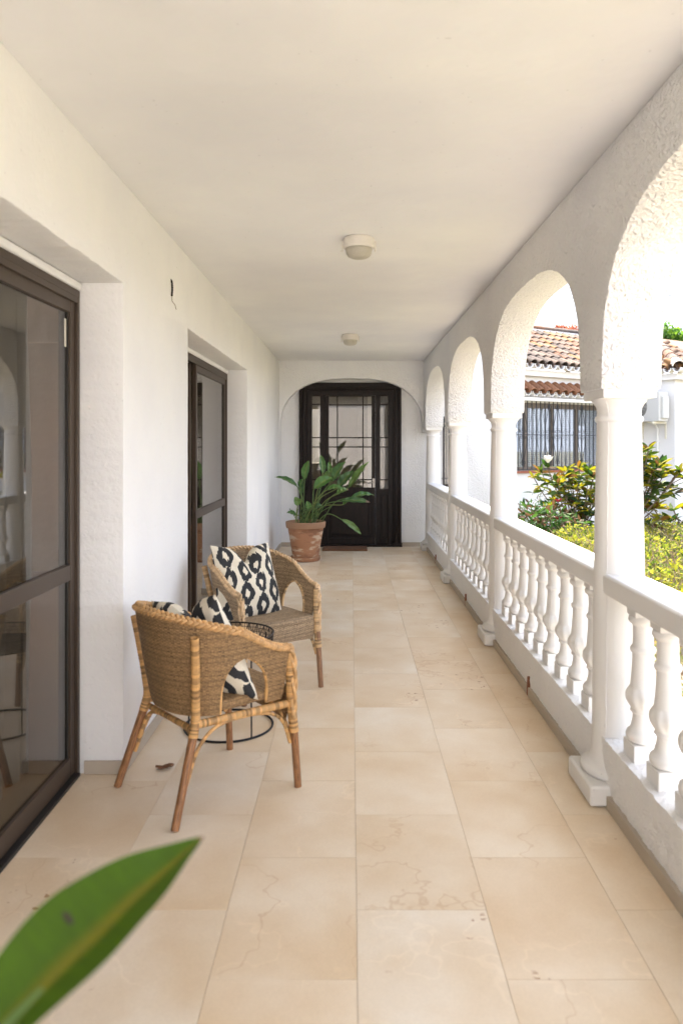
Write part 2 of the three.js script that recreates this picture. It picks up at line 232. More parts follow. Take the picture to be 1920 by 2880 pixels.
{
  const s = new THREE.Shape(); s.moveTo(-1.3, -0.2); s.lineTo(-1.3, CEIL + 0.6); s.lineTo(1.2, CEIL + 0.6); s.lineTo(1.2, -0.2); s.closePath(); const so = new THREE.Shape(); so.moveTo(1.202, -0.2); so.lineTo(2.12, -0.2); so.lineTo(2.12, CEIL + 0.6); so.lineTo(1.202, CEIL + 0.6); so.closePath();
  const h = new THREE.Path(); h.moveTo(DX0 + 0.06, 0.0); h.lineTo(DX1 - 0.06, 0.0); h.lineTo(DX1 - 0.06, DTOP - 0.05); h.lineTo(DX0 + 0.06, DTOP - 0.05); h.closePath();
  const h2 = new THREE.Path(); h2.moveTo(1.285, 0.84); h2.lineTo(1.525, 0.84); h2.lineTo(1.525, 1.8); h2.lineTo(1.285, 1.8); h2.closePath(); s.holes.push(h); so.holes.push(h2);
  structure('wall_garden', across(so, END, END + WALLT, 0.5), houseRough, 'white stucco wall, coloured darker against the daylight, running on past the arcade into the garden');  // same paint as the gallery, coloured darker to hold back outdoor brightness
  const w = structure('wall_end', across(s, END, END + WALLT, 0.5), stuccoSoft, 'white stucco end wall of the gallery round the dark door');
  part('skirting', drbox(DX1 + 0.004, 0.965, 0.001, 0.06, END - 0.012, END - 0.001, 0.002), skirtM, w);
  part('skirting', drbox(XL + 0.014, DX0 - 0.004, 0.001, 0.06, END - 0.012, END - 0.001, 0.002), skirtM, w);
  part('coping', drbox(-1.3, 2.2, CEIL + 0.6, CEIL + 0.66, END - 0.06, END + WALLT + 0.06, 0.01), plaster, w);
  /* side of the wing that the end wall belongs to */
  const q = new THREE.Shape(), r = END + WALLT + 0.002; q.moveTo(r, -0.2); q.lineTo(15.2, -0.2); q.lineTo(15.2, CEIL + 0.6); q.lineTo(r, CEIL + 0.6); q.closePath(); const qh = new THREE.Path(); qh.moveTo(11.3, 0.8); qh.lineTo(13.2, 0.8); qh.lineTo(13.2, 2.25); qh.lineTo(11.3, 2.25); qh.closePath(); q.holes.push(qh);  // side opening invented to let daylight brighten the hall
  structure('wall_wing', along(q, 1.9, 2.12), houseRough, 'white outer wall of the house wing behind the end wall, with an opening added to light the hall');
}
{ // small barred window outside
  const o = thing('barred_window', 'narrow dark window with black bars in the end wall, past the last column', 'window'); o.position.set(1.405, 0.84, -END);
  part('frame', merge([lbox(-0.12, -0.09, 0, 0.96, -0.16, -0.1), lbox(0.09, 0.12, 0, 0.96, -0.16, -0.1), lbox(-0.09, 0.09, 0, 0.03, -0.16, -0.1), lbox(-0.09, 0.09, 0.93, 0.96, -0.16, -0.1)]), bronze, o);
  part('pane', lbox(-0.09, 0.09, 0.03, 0.93, -0.135, -0.13), glass, o);
  for (let k = 0; k < 4; k++) part('bar', rod(V3(-0.105 + k * 0.07, -0.03, 0.02), V3(-0.105 + k * 0.07, 0.99, 0.02), 0.008), iron, o);
  for (const y of [0.12, 0.86]) part('crossbar', merge([rod(V3(-0.14, y, 0.03), V3(0.14, y, 0.03), 0.004), rod(V3(-0.13, y, -0.02), V3(-0.13, y, 0.034), 0.004), rod(V3(0.13, y, -0.02), V3(0.13, y, 0.034), 0.004)]), iron, o);
}

/* front door */
{
  const o = thing('front_door', 'dark brown panelled front door with small panes and two sidelights', 'door'); o.position.set(0, 0, -END);
  const X = (p) => (p - 766) * 0.0016 - 0.018, Y = (p) => (903 - p) * 0.0016 + EYE - 0.006, b = (x0, x1, y0, y1, z0, z1, r = 0.005) => rbox(Math.min(X(x0), X(x1)), Math.max(X(x0), X(x1)), Math.min(Y(y0), Y(y1)), Math.max(Y(y0), Y(y1)), z0, z1, r);
  part('casing', merge([b(318, 340, 405, 1812, -0.03, 0.055), b(340, 352, 405, 1812, -0.03, 0.035), b(352, 372, 405, 1812, -0.03, 0.045), b(372, 386, 405, 1812, -0.03, 0.028), b(1193, 1215, 405, 1812, -0.03, 0.055), b(1181, 1193, 405, 1812, -0.03, 0.035), b(1161, 1181, 405, 1812, -0.03, 0.045), b(1147, 1161, 405, 1812, -0.03, 0.028), b(312, 400, 1770, 1813, -0.02, 0.062), b(1135, 1221, 1770, 1813, -0.02, 0.062)]), doorWood, o);
  const cs = new THREE.Shape(); cs.moveTo(X(308), Y(407)); cs.lineTo(X(1224), Y(407)); cs.lineTo(X(1200), Y(385)); cs.lineTo(X(1150), Y(366)); cs.lineTo(X(385), Y(366)); cs.lineTo(X(335), Y(385)); cs.closePath();
  part('head_moulding', merge([uvBox(at(new THREE.ExtrudeGeometry(cs, { depth: 0.07, bevelEnabled: true, bevelSize: 0.004, bevelThickness: 0.004, bevelSegments: 2 }), 0, 0, -0.01)), b(386, 1147, 407, 418, -0.03, 0.05), b(386, 1147, 418, 432, -0.03, 0.032), b(470, 1070, 380, 396, 0.06, 0.072)]), doorWood, o);
  part('frame', merge([b(386, 430, 432, 1790, -0.07, 0.0), b(1100, 1147, 432, 1790, -0.07, 0.0), b(386, 1147, 432, 474, -0.0695, 0.001), b(503, 548, 474, 1790, -0.07, 0.004), b(990, 1030, 474, 1790, -0.07, 0.004)]), doorWood, o);
  part('threshold', b(386, 1147, 1790, 1812, -0.1, 0.05), doorWood, o);
  const leaf = part('door_leaf', merge([b(549, 578, 476, 1786, -0.062, -0.012), b(955, 988, 476, 1786, -0.062, -0.012), b(578, 955, 476, 482, -0.062, -0.0125), b(578, 955, 1285, 1335, -0.062, -0.0125), b(578, 955, 1732, 1786, -0.062, -0.0125), b(572, 960, 1330, 1740, -0.05, -0.032), b(600, 933, 1365, 1705, -0.04, -0.022, 0.008)]), doorWood, o);
  for (const x of [653, 879]) part('muntin', b(x - 5, x + 5, 482, 1285, -0.045, -0.02, 0.003), doorWood, leaf);
  for (const y of [556, 846, 928, 1217]) part('muntin', b(578, 955, y - 5, y + 5, -0.0445, -0.0205, 0.003), doorWood, leaf);
  for (const [x0, x1] of [[578, 648], [658, 874], [884, 955]]) for (const [y0, y1] of [[482, 551], [561, 841], [851, 923], [933, 1212], [1222, 1285]]) part('pane', lbox(X(x0), X(x1), Y(y1), Y(y0), -0.035, -0.032), glass, leaf);
  for (const [x0, x1] of [[430, 503], [1030, 1100]]) {
    const sl = part('sidelight', merge([b(x0, x1, 474, 480, -0.06, -0.005), b(x0, x1, 1298, 1345, -0.06, -0.005), b(x0, x1, 1735, 1790, -0.06, -0.005), b(x0 - 3, x1 + 3, 1340, 1740, -0.05, -0.03), b(x0 + 12, x1 - 12, 1362, 1712, -0.04, -0.02, 0.006)]), doorWood, o);
    for (const y of [551, 846, 928, 1217]) part('muntin', b(x0, x1, y - 5, y + 5, -0.045, -0.02, 0.003), doorWood, sl);
    for (const [y0, y1] of [[480, 546], [556, 841], [851, 923], [933, 1212], [1222, 1298]]) part('pane', lbox(X(x0), X(x1), Y(y1), Y(y0), -0.035, -0.032), glass, sl);
  }
  const steel = std([0.35, 0.33, 0.3], 0.35, { metalness: 0.8 });
  part('handle', merge([rbox(X(962), X(985), Y(1285), Y(1205), -0.012, -0.008, 0.002), rod(V3(X(974), Y(1235), -0.01), V3(X(974), Y(1235), 0.04), 0.008), rod(V3(X(974), Y(1235), 0.036), V3(X(915), Y(1252), 0.04), 0.008)]), steel, o);
}
{ // hall behind the front door
  const hx0 = -1.3, hx1 = 1.9, d0 = END + WALLT, d1 = 13.6, hall = std([0.72, 0.69, 0.65], 0.9);
  structure('hall_floor', box(hx0, hx1 - 0.002, -0.2, -0.006, d0, d1), skirtM, 'pale hall floor behind the front door', 'floor');
  structure('hall_ceiling', box(hx0, hx1 - 0.002, CEIL, CEIL + 0.15, d0 + 0.002, d1 + 0.2), hall, 'white hall ceiling behind the front door', 'ceiling');
  structure('hall_wall_side', box(hx0 - 0.2, hx0, -0.2, CEIL, d0 + 0.002, d1), hall, 'plain hall side wall behind the front door');
  const s = new THREE.Shape(); s.moveTo(hx0, -0.2); s.lineTo(hx1 - 0.002, -0.2); s.lineTo(hx1 - 0.002, CEIL - 0.002); s.lineTo(hx0, CEIL - 0.002); s.closePath();
  const h = new THREE.Path(); h.moveTo(-0.98, 1.1); h.lineTo(-0.53, 1.1); h.lineTo(-0.53, 2.08); h.lineTo(-0.98, 2.08); h.closePath(); s.holes.push(h);
  const bw = structure('hall_wall_back', across(s, d1 + 0.002, d1 + 0.2), hall, 'white hall back wall with a small bright window');
  part('window_frame', merge([lbox(-0.98, -0.93, 1.1, 2.08, -d1 - 0.1, -d1 - 0.05), lbox(-0.58, -0.53, 1.1, 2.08, -d1 - 0.1, -d1 - 0.05), lbox(-0.76, -0.72, 1.1, 2.08, -d1 - 0.1, -d1 - 0.05)]), bronze, bw);
}
function curtainGeo(w, h, folds, amp, sd) { const g = new THREE.PlaneGeometry(w, h, folds * 10, 12), p = g.attributes.position; for (let i = 0; i < p.count; i++) { const x = p.getX(i), y = p.getY(i), k = x / w * folds * Math.PI * 2; p.setZ(i, amp * Math.sin(k + 0.8 * Math.sin(k * 0.37 + sd)) * (0.75 + 0.25 * (0.5 - y / h)) + 0.01 * Math.sin(y * 3 + k)); } g.computeVertexNormals(); const back = g.clone(); back.translate(0, 0, -0.003); return merge([g, back]); }
const curtainM = phys([0.58, 0.56, 0.53], 0.95, { transmission: 0.35, thickness: 0, side: THREE.DoubleSide });
{ const c = top('hall_curtain', curtainGeo(0.3, 1.9, 5, 0.018, 1), curtainM, 'pale gathered curtain behind the sidelight of the dark front door', 'curtain'); c.position.set(0.56, 1.22, -END - 0.34); }
{ const m = top('doormat', drbox(-0.395, 0.215, 0.001, 0.024, 10.14, 10.5, 0.008, 2), std([0.16, 0.075, 0.035], 0.98, { map: paintMap, bumpMap: fineH, bumpScale: 0.006 }), 'brown coir doormat lying before the dark front door', 'doormat'); m.position.y = 0; }

/* living room behind the sliding doors */
{
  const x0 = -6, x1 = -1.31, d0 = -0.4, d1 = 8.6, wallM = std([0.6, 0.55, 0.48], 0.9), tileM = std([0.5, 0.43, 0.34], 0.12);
  structure('room_floor', box(x0, -1.3, -0.2, -0.004, d0, d1), tileM, 'polished living room floor seen through the sliding door glass', 'floor');
  structure('room_ceiling', box(x0 - 0.2, -1.302, CEIL, CEIL + 0.2, d0, d1), wallM, 'living room ceiling', 'ceiling');
  structure('room_wall_far', box(x0 - 0.2, x0, -0.2, CEIL, d0, d1), wallM, 'far living room wall');
  structure('room_wall_end', box(x0 - 0.2, -1.282, -0.2, CEIL, d1 + 0.002, d1 + 0.2), wallM, 'living room end wall');
  structure('room_wall_front', box(x0 - 0.2, -1.282, -0.2, CEIL, d0 - 0.2, d0 - 0.002), wallM, 'living room wall beside the viewer');
}
{ const c = top('curtain', curtainGeo(0.62, 2.08, 5, 0.035, 2), curtainM, 'grey-beige curtain drawn aside behind the nearer sliding glass door', 'curtain', 'living room curtains'); c.rotation.y = Math.PI / 2; c.position.set(-1.42, 1.07, -2.99);
  const e = top('curtain', curtainGeo(1.1, 2.08, 8, 0.035, 4), curtainM, 'pale curtain behind the farther sliding glass door', 'curtain', 'living room curtains'); e.rotation.y = Math.PI / 2; e.position.set(-1.42, 1.07, -6.62); }
function pendant(x, y, d, label) {
  const o = thing('pendant_lamp', label, 'lamp', 'bare bulb pendant lamps in the living room'); o.position.set(x, y, -d);
  part('cord', rod(V3(0, 0.08, 0), V3(0, CEIL - y - 0.01, 0), 0.004), black, o); part('socket', rod(V3(0, 0.035, 0), V3(0, 0.1, 0), 0.018, 0.014, 12), black, o);
  part('bulb', new THREE.SphereGeometry(0.042, 20, 14), std([0.9, 0.6, 0.3], 0.4, { emissive: lin(1, 0.55, 0.2), emissiveIntensity: 7 }), o);
  const l = new THREE.PointLight(0xffb060, 0.12, 0, 2); l.position.y = -0.06; l.castShadow = true; o.add(l);
}
pendant(-3.36, 1.43, 7.3, 'lit bulb hanging farther inside the room, seen in the near glass'); pendant(-3.1, 1.25, 5.6, 'lit bulb hanging nearer inside the room, its glow on the floor');

/* sliding doors */
function sash(o, d0, d1, x, open) {
  const s = sub('sash', o), w = 0.05, X0 = x - 0.016, X1 = x + 0.016, m = (y0, y1, a, b) => drbox(X0, X1, y0, y1, a, b, 0.003, 1);
  part('stile', m(0.02, 2.07, d0, d0 + w), bronze, s); part('stile', m(0.02, 2.07, d1 - w, d1), bronze, s);
  part('rail', m(0.02, 0.1, d0 + w, d1 - w), bronze, s); part('rail', m(0.862, 0.93, d0 + w, d1 - w), bronze, s); part('rail', m(2.01, 2.07, d0 + w, d1 - w), bronze, s);
  part('gasket', merge([box(x - 0.006, x + 0.006, 0.1, 2.01, d0 + w, d0 + w + 0.008), box(x - 0.006, x + 0.006, 0.1, 2.01, d1 - w - 0.012, d1 - w)]), bronzeDark, s);
  part('pane', box(x - 0.003, x + 0.003, 0.1, 0.862, d0 + w, d1 - w), glass, s); part('pane', box(x - 0.003, x + 0.003, 0.93, 2.01, d0 + w, d1 - w), glass, s);
  return s;
}
function slidingDoor(W, label) {
  const o = thing('sliding_door', label, 'sliding door', 'bronze sliding glass doors'); const a = W[0] + 0.003, b = W[1] - 0.003, x0 = XG - 0.085, x1 = XG;
  const f = sub('outer_frame', o);
  part('head', merge([drbox(x0, x1, 2.085, 2.117, a, b, 0.002, 1), drbox(x0, x0 + 0.012, 2.055, 2.085, a, b, 0.002, 1), drbox(x1 - 0.01, x1, 2.06, 2.085, a + 0.026, b - 0.026, 0.002, 1)]), bronze, f);
  part('jamb', drbox(x0, x1, 0.002, 2.085, a, a + 0.026, 0.002, 1), bronze, f); part('jamb', drbox(x0, x1, 0.002, 2.085, b - 0.026, b, 0.002, 1), bronze, f);
  part('track', merge([drbox(x0 + 0.001, x1 + 0.012, 0.002, 0.016, a + 0.026, b - 0.026, 0.002, 1), drbox(x1 - 0.026, x1 - 0.022, 0.016, 0.024, a + 0.026, b - 0.026, 0.001, 1)]), bronzeDark, f);
  return o;
}
{
  const o = slidingDoor(W1, 'large bronze framed sliding glass door at the left edge, closest to the viewer'), mid = (W1[0] + W1[1]) / 2;
  sash(o, mid - 0.03, W1[1] - 0.03, XG - 0.028); sash(o, W1[0] + 0.03, mid + 0.03, XG - 0.064);
  const st = part('sticker', drbox(XG - 0.0245, XG - 0.024, 1.86, 1.98, 3.19, 3.212, 0.0002, 1), std([0.6, 0.56, 0.48], 0.6), o);
  const o2 = slidingDoor(W2, 'bronze framed sliding glass door standing open, beyond the wicker chairs');
  sash(o2, 5.84, W2[1] - 0.03, XG - 0.028); sash(o2, 5.78, W2[1] - 0.09, XG - 0.064);
}
/* ceiling lamps */
const opal = phys([0.62, 0.58, 0.48], 0.4, { transmission: 0.15, thickness: 0, bumpMap: stuccoH, bumpScale: 0.002 }), lampWhite = std([0.74, 0.7, 0.63], 0.45);
function ceilingLamp(x, d, label) {
  const o = thing('ceiling_lamp', label, 'lamp', 'round bulkhead ceiling lamps'); o.position.set(x, CEIL, -d); o.scale.setScalar(0.88);
  const L = (p, n = 40) => new THREE.LatheGeometry(p.map(([r, y]) => new THREE.Vector2(r, y)), n);
  part('housing', L([[0, -0.001], [0.09, -0.001], [0.096, -0.006], [0.098, -0.05], [0.1, -0.054], [0.1, -0.062], [0.094, -0.068], [0.086, -0.069], [0.08, -0.062]]), lampWhite, o);
  part('glass_bowl', L([[0.083, -0.064], [0.084, -0.078], [0.08, -0.1], [0.07, -0.117], [0.05, -0.127], [0.025, -0.1305], [0, -0.131]]), opal, o);
  for (const s of [-1, 1]) part('clip', merge([rbox(s * 0.104 - 0.005, s * 0.104 + 0.005, -0.082, -0.02, -0.008, 0.008, 0.002), rod(V3(s * 0.1, -0.082, 0), V3(s * 0.1 + (s < 0 ? -0.015 : 0.004), -0.086, 0.01), 0.004)]), lampWhite, o);
}
ceilingLamp(0.042, 4.22, 'cream round ceiling lamp with ribbed glass bowl, the nearer and larger of two'); ceilingLamp(-0.012, 7.95, 'cream round ceiling lamp with ribbed glass bowl, the smaller one near the door');
{ const o = thing('cable_stub', 'short black cable with a bare wire sticking out of the white wall above the chairs', 'cable');
  o.position.set(XL, 2.36, -4.18); part('sheath', tube([V3(-0.006, 0.004, 0), V3(0.004, -0.01, 0.001), V3(0.009, -0.05, 0.006), V3(0.008, -0.095, 0.012)], 0.0055, 20, 6), black, o); part('wire', tube([V3(0.008, -0.095, 0.012), V3(0.012, -0.125, 0.018), V3(0.02, -0.14, -0.01), V3(0.02, -0.16, -0.04)], 0.002, 20, 4), std([0.3, 0.24, 0.18], 0.6), o); }
{ // dried leaf lying on the floor
  const g = new THREE.CircleGeometry(0.035, 18), p = g.attributes.position; for (let i = 1; i < p.count; i++) { const a = Math.atan2(p.getY(i), p.getX(i)), k = 0.55 + 0.55 * Math.abs(Math.cos(a * 2.5)); p.setXYZ(i, p.getX(i) * k * 1.2, p.getY(i) * k * 0.8, 0.004 + 0.012 * hash(i, 3, 5)); } g.computeVertexNormals();
  const m = top('dried_leaf', at(g, 0, 0, 0, 0.4, -Math.PI / 2), std([0.2, 0.09, 0.04], 0.9, { side: THREE.DoubleSide }), 'small dried brown leaf on the floor by the front chair', 'leaf'); m.position.set(-0.833, 0.001, -3.36); }
/* ---------- wicker armchairs ---------- */
const weaveC = texture(256, 0.096, (u, v) => { const row = Math.floor(v * 16), col = Math.floor(u * 8), over = (row + col) % 2, fy = v * 16 - row, fx = u * 8 - col; const tone = 0.8 + 0.16 * (hash(row, 1, 3) - 0.5) + 0.2 * (vn(u * 32, v * 16, 32, 5) - 0.5) - (hash(row, col, 7) > 0.9 ? 0.12 : 0); const k = over ? tone : tone * 0.93; return [k, k * 0.985, k * 0.96]; });
const weaveH = texture(256, 0.096, (u, v) => { const row = Math.floor(v * 16), col = Math.floor(u * 8), over = (row + col) % 2, fy = v * 16 - row, fx = u * 8 - col; return Math.pow(Math.sin(Math.PI * fy), 0.6) * (over ? 0.45 + 0.55 * Math.sin(Math.PI * fx) : 0.35); }, false);
const cane = (c) => std(c, 0.55, { vertexColors: true });
function chairMaterials(honey, grey) { return { wicker: std(grey, 0.7, { map: weaveC, bumpMap: weaveH, bumpScale: 0.006, side: THREE.DoubleSide }), wrap: cane(honey), braid: std(honey.map((x, i) => mix(x, grey[i], 0.45)), 0.55, { vertexColors: true }), pole: std([honey[0] * 0.95, honey[1] * 0.82, honey[2] * 0.9], 0.45, { map: woodMap }) }; }
/* round cane along a path, wound with narrow strips */
function wound(pts, r0, r1 = r0, pitch = 0.009) {
  const c = curve(pts), L = c.getLength(), n = Math.round(L / pitch) * 4, K = 10, fr = c.computeFrenetFrames(n, false), pos = [], col = [], idx = [], p = V3();
  for (let i = 0; i <= n; i++) { const t = i / n, w = Math.floor(i / 4), f = (i % 4) / 4, r = mix(r0, r1, t) * (0.93 + 0.11 * Math.sin(Math.PI * (f + 0.12))), tone = (0.72 + 0.5 * hash(w, 9, 4)) * (hash(w, 2, 8) > 0.86 ? 0.55 : 1); c.getPoint(t, p); for (let k = 0; k <= K; k++) { const a = k / K * 2 * Math.PI, x = Math.cos(a) * r, y = Math.sin(a) * r, N = fr.normals[i], B = fr.binormals[i]; pos.push(p.x + N.x * x + B.x * y, p.y + N.y * x + B.y * y, p.z + N.z * x + B.z * y); const q = tone * (0.9 + 0.2 * hash(w, k, 3)); col.push(q, q * 0.97, q * 0.92); } }
  for (let i = 0; i < n; i++) for (let k = 0; k < K; k++) { const a = i * (K + 1) + k, b = a + K + 1; idx.push(a, b, a + 1, b, b + 1, a + 1); }
  const g = new THREE.BufferGeometry(); g.setAttribute('position', new THREE.Float32BufferAttribute(pos, 3)); g.setAttribute('color', new THREE.Float32BufferAttribute(col, 3)); g.setAttribute('uv', new THREE.Float32BufferAttribute(new Float32Array(pos.length / 3 * 2), 2)); g.setIndex(idx); g.computeVertexNormals(); return g;
}
function braid(c, rad = 0.0125, r = 0.0078, pitch = 0.075) {  // three strands plaited round a path
  const L = c.getLength(), n = Math.round(L / pitch * 16), fr = c.computeFrenetFrames(n, false), out = [];
  for (let s = 0; s < 3; s++) { const pts = []; for (let i = 0; i <= n; i++) { const t = i / n, p = c.getPoint(t), a = t * L / pitch * 2 * Math.PI + s * 2.0944, N = fr.normals[i], B = fr.binormals[i]; const t_ = c.getTangent(t), O = V3(p.x, 0.0001, p.z).normalize().addScaledVector(V3(0, 1, 0), 1.1), W = O.addScaledVector(t_, -O.dot(t_)).normalize(), S = V3().crossVectors(t_, W); pts.push(p.addScaledVector(S, Math.sin(a) * rad).addScaledVector(W, Math.sin(2 * a) * rad * 0.55)); } const g = flat(new THREE.TubeGeometry(curve(pts), n, r, 6)), col = new Float32Array(g.attributes.position.count * 3); for (let i = 0; i < col.length / 3; i++) { const q = 0.78 + 0.4 * hash(s, Math.floor(i / 90), 6); col[i * 3] = q; col[i * 3 + 1] = q * 0.97; col[i * 3 + 2] = q * 0.93; } g.setAttribute('color', new THREE.BufferAttribute(col, 3)); out.push(g); }
  return mergeGeometries(out);
}
const SEAT = 0.43;
function plan(u, a, b, zf) { const s = Math.abs(u); if (s <= 0.5) { const ph = u / 0.5 * Math.PI / 2; return [a * Math.sign(ph) * Math.pow(Math.abs(Math.sin(ph)), 0.9), -b * Math.pow(Math.cos(ph), 0.9)]; } return [Math.sign(u) * (a - 0.01 * (s - 0.5)), (s - 0.5) / 0.5 * zf]; }
const rimY = (u) => 0.6 + 0.185 * Math.pow(0.5 + 0.5 * Math.cos(Math.PI * Math.min(1, Math.pow(Math.abs(u), 1.05))), 0.9);
function shellPoint(u, v) { const [x0, z0] = plan(u, 0.228, 0.2, 0.225), [x1, z1] = plan(u, 0.272, 0.275, 0.24), y1 = rimY(u), q = v; return V3(mix(x0, x1, q) , mix(SEAT - 0.05, y1, v), mix(z0, z1, Math.pow(q, 0.85)) - 0.02); }
const arch = (u) => { const s = Math.abs(u), w = (s - 0.4) / 0.43; return w <= 0 || w >= 1 ? 0 : (1 - 0.055 / (rimY(u) - SEAT + 0.05)) * 0.86 * Math.pow(1 - Math.pow(Math.abs(2 * w - 1), 2.4), 1 / 2.4); };
function shellGeo() {
  const us = []; for (let i = 0; i <= 150; i++) us.push(-1 + 2 * i / 150); for (const e of [0.4, 0.83]) for (const k of [0.0005, 0.003, 0.008, 0.014]) for (const s of [-1, 1]) for (const q of [-1, 1]) us.push(s * (e + q * k)); us.sort((a, b) => a - b);
  const NV = 12, pos = [], uv = [], idx = []; let run = 0, last = null;
  us.forEach((u) => { const lo = arch(u), p = shellPoint(u, 0.5); if (last) run += Math.hypot(p.x - last.x, p.z - last.z); last = p; for (let j = 0; j <= NV; j++) { const v = mix(lo, 1, j / NV), a = shellPoint(u, v); pos.push(a.x, a.y, a.z); uv.push(run, a.y); } });
  for (let i = 0; i < us.length - 1; i++) for (let j = 0; j < NV; j++) { const a = i * (NV + 1) + j, b = a + NV + 1; idx.push(a, b, a + 1, b, b + 1, a + 1); }
  const g = new THREE.BufferGeometry(); g.setAttribute('position', new THREE.Float32BufferAttribute(pos, 3)); g.setAttribute('uv', new THREE.Float32BufferAttribute(uv, 2)); g.setIndex(idx); g.computeVertexNormals();
  const g2 = g.clone(), p = g2.attributes.position, n = g2.attributes.normal; for (let i = 0; i < p.count; i++) p.setXYZ(i, p.getX(i) - n.getX(i) * 0.009, p.getY(i) - n.getY(i) * 0.009, p.getZ(i) - n.getZ(i) * 0.009);
  return merge([g, g2]);
}
const shellG = shellGeo();
const rimPts = []; for (let i = 0; i <= 60; i++) { const u = -1 + 2 * i / 60; rimPts.push(shellPoint(u, 1.0)); }
const fl = shellPoint(-1, 1), fr_ = shellPoint(1, 1);
rimPts.unshift(V3(fl.x + 0.003, 0.3, 0.242), V3(fl.x, 0.42, 0.244), V3(fl.x, 0.54, 0.24)); rimPts.push(V3(fr_.x, 0.54, 0.24), V3(fr_.x, 0.42, 0.244), V3(fr_.x - 0.003, 0.3, 0.242));
const braidG = braid(curve(rimPts));
function archTrim(s) { const pts = []; for (let i = 0; i <= 40; i++) { const u = s * mix(0.4, 0.83, 0.0001 + 0.9998 * i / 40), q = shellPoint(u, i === 0 || i === 40 ? 0 : arch(u)); pts.push(q); } return wound(pts, 0.0085, 0.0085, 0.012); }
const trimG = { '-1': archTrim(-1), '1': archTrim(1) };
function seatGeo() {
  const s = new THREE.Shape(); const P = []; for (let i = 0; i <= 40; i++) { const [x, z] = plan(-1 + 2 * i / 40, 0.226, 0.198, 0.215); P.push([x, z - 0.02]); } P.push([0.215, 0.235], [0.1, 0.25], [-0.1, 0.25], [-0.215, 0.235]); P.forEach(([x, z], i) => i ? s.lineTo(x, -z) : s.moveTo(x, -z)); s.closePath();
  const g = new THREE.ExtrudeGeometry(s, { depth: 0.022, bevelEnabled: true, bevelSize: 0.008, bevelThickness: 0.008, bevelSegments: 3 }); g.rotateX(-Math.PI / 2); g.translate(0, SEAT - 0.03, 0); return toCreasedNormals(uvBox(g), 0.9);
}
const seatG = seatGeo();
function apronGeo() { const pos = [], uv = [], idx = [], N = 30, K = 8; for (let i = 0; i <= N; i++) for (let j = 0; j <= K; j++) { const t = i / N * 2 - 1, x = t * 0.232, v = j / K, y = mix(0.285 + 0.012 * Math.cos(t * 1.4), SEAT - 0.004, v), z = 0.252 - 0.016 * t * t + 0.008 * Math.sin(Math.PI * v) - (1 - v) * 0.006; pos.push(x, y, z); uv.push(x, y); } for (let i = 0; i < N; i++) for (let j = 0; j < K; j++) { const a = i * (K + 1) + j, b = a + K + 1; idx.push(a, b, a + 1, b, b + 1, a + 1); } const g = new THREE.BufferGeometry(); g.setAttribute('position', new THREE.Float32BufferAttribute(pos, 3)); g.setAttribute('uv', new THREE.Float32BufferAttribute(uv, 2)); g.setIndex(idx); g.computeVertexNormals(); const g2 = g.clone(); g2.translate(0, 0, -0.012); return merge([g, g2]); }
const apronG = apronGeo();
const frontLegG = (s) => [rod(V3(s * 0.262, 0, 0.268), V3(s * 0.252, 0.33, 0.248), 0.0155, 0.017, 12), wound([V3(s * 0.256, 0.235, 0.252), V3(s * 0.252, 0.36, 0.24), V3(s * 0.254, 0.48, 0.232), V3(s * 0.258, 0.585, 0.226)], 0.0205, 0.019)];
const rearLegG = (s) => [rod(V3(s * 0.245, 0, -0.3), V3(s * 0.2, 0.36, -0.185), 0.0155, 0.0175, 12), wound([V3(s * 0.206, 0.31, -0.2), V3(s * 0.198, 0.38, -0.185), V3(s * 0.207, 0.46, -0.19), V3(s * 0.232, 0.6, -0.205), V3(s * 0.252, 0.71, -0.22)], 0.0195, 0.0165)];
const legs = [-1, 1].flatMap((s) => [frontLegG(s), rearLegG(s)]);
const railsG = [wound([V3(-0.2, 0.33, -0.185), V3(0.2, 0.33, -0.185)], 0.0125), wound([V3(-0.2, 0.355, -0.18), V3(-0.245, 0.355, 0.235)], 0.0165), wound([V3(0.2, 0.355, -0.18), V3(0.245, 0.355, 0.235)], 0.0165), wound([V3(-0.245, 0.35, 0.225), V3(0.245, 0.35, 0.225)], 0.0125)];
const braceG = (() => { const L = []; for (const s of [-1, 1]) { L.push(wound([V3(s * 0.215, 0.14, -0.235), V3(s * 0.21, 0.27, -0.175), V3(s * 0.22, 0.335, -0.1), V3(s * 0.235, 0.335, 0.13), V3(s * 0.24, 0.29, 0.2), V3(s * 0.25, 0.19, 0.236)], 0.0075, 0.0075, 0.02), wound([V3(s * 0.2, 0.2, -0.225), V3(s * 0.175, 0.3, -0.19), V3(s * 0.08, 0.325, -0.18)], 0.0075, 0.0075, 0.02), wound([V3(s * 0.245, 0.2, 0.24), V3(s * 0.21, 0.3, 0.225), V3(s * 0.1, 0.34, 0.22)], 0.0075, 0.0075, 0.02)); } return L; })();
function chair(label, x, d, turn, M) {
  const o = thing('wicker_armchair', label, 'armchair', 'wicker armchairs'); o.position.set(x, 0.0005, -d); o.rotation.y = turn;
  part('woven_shell', shellG, M.wicker, o); part('braided_rim', braidG, M.braid, o); part('seat', seatG, M.wicker, o); part('apron', apronG, M.wicker, o);
  for (const [pole, wr] of legs) { const l = part('leg', pole, M.pole, o); part('cane_winding', wr, M.wrap, l); }
  for (const g of railsG) part('seat_rail', g, M.wrap, o); for (const g of braceG) part('brace', g, M.wrap, o);
  for (const s of [-1, 1]) part('arm_arch', trimG[s], M.wrap, o);
  return o;
}
const chairA = chair('honey brown wicker armchair with its back to the viewer, the nearer of two', -0.6, 3.199, Math.atan2(0.744, -0.668), chairMaterials([0.58, 0.34, 0.135], [0.64, 0.4, 0.19]));
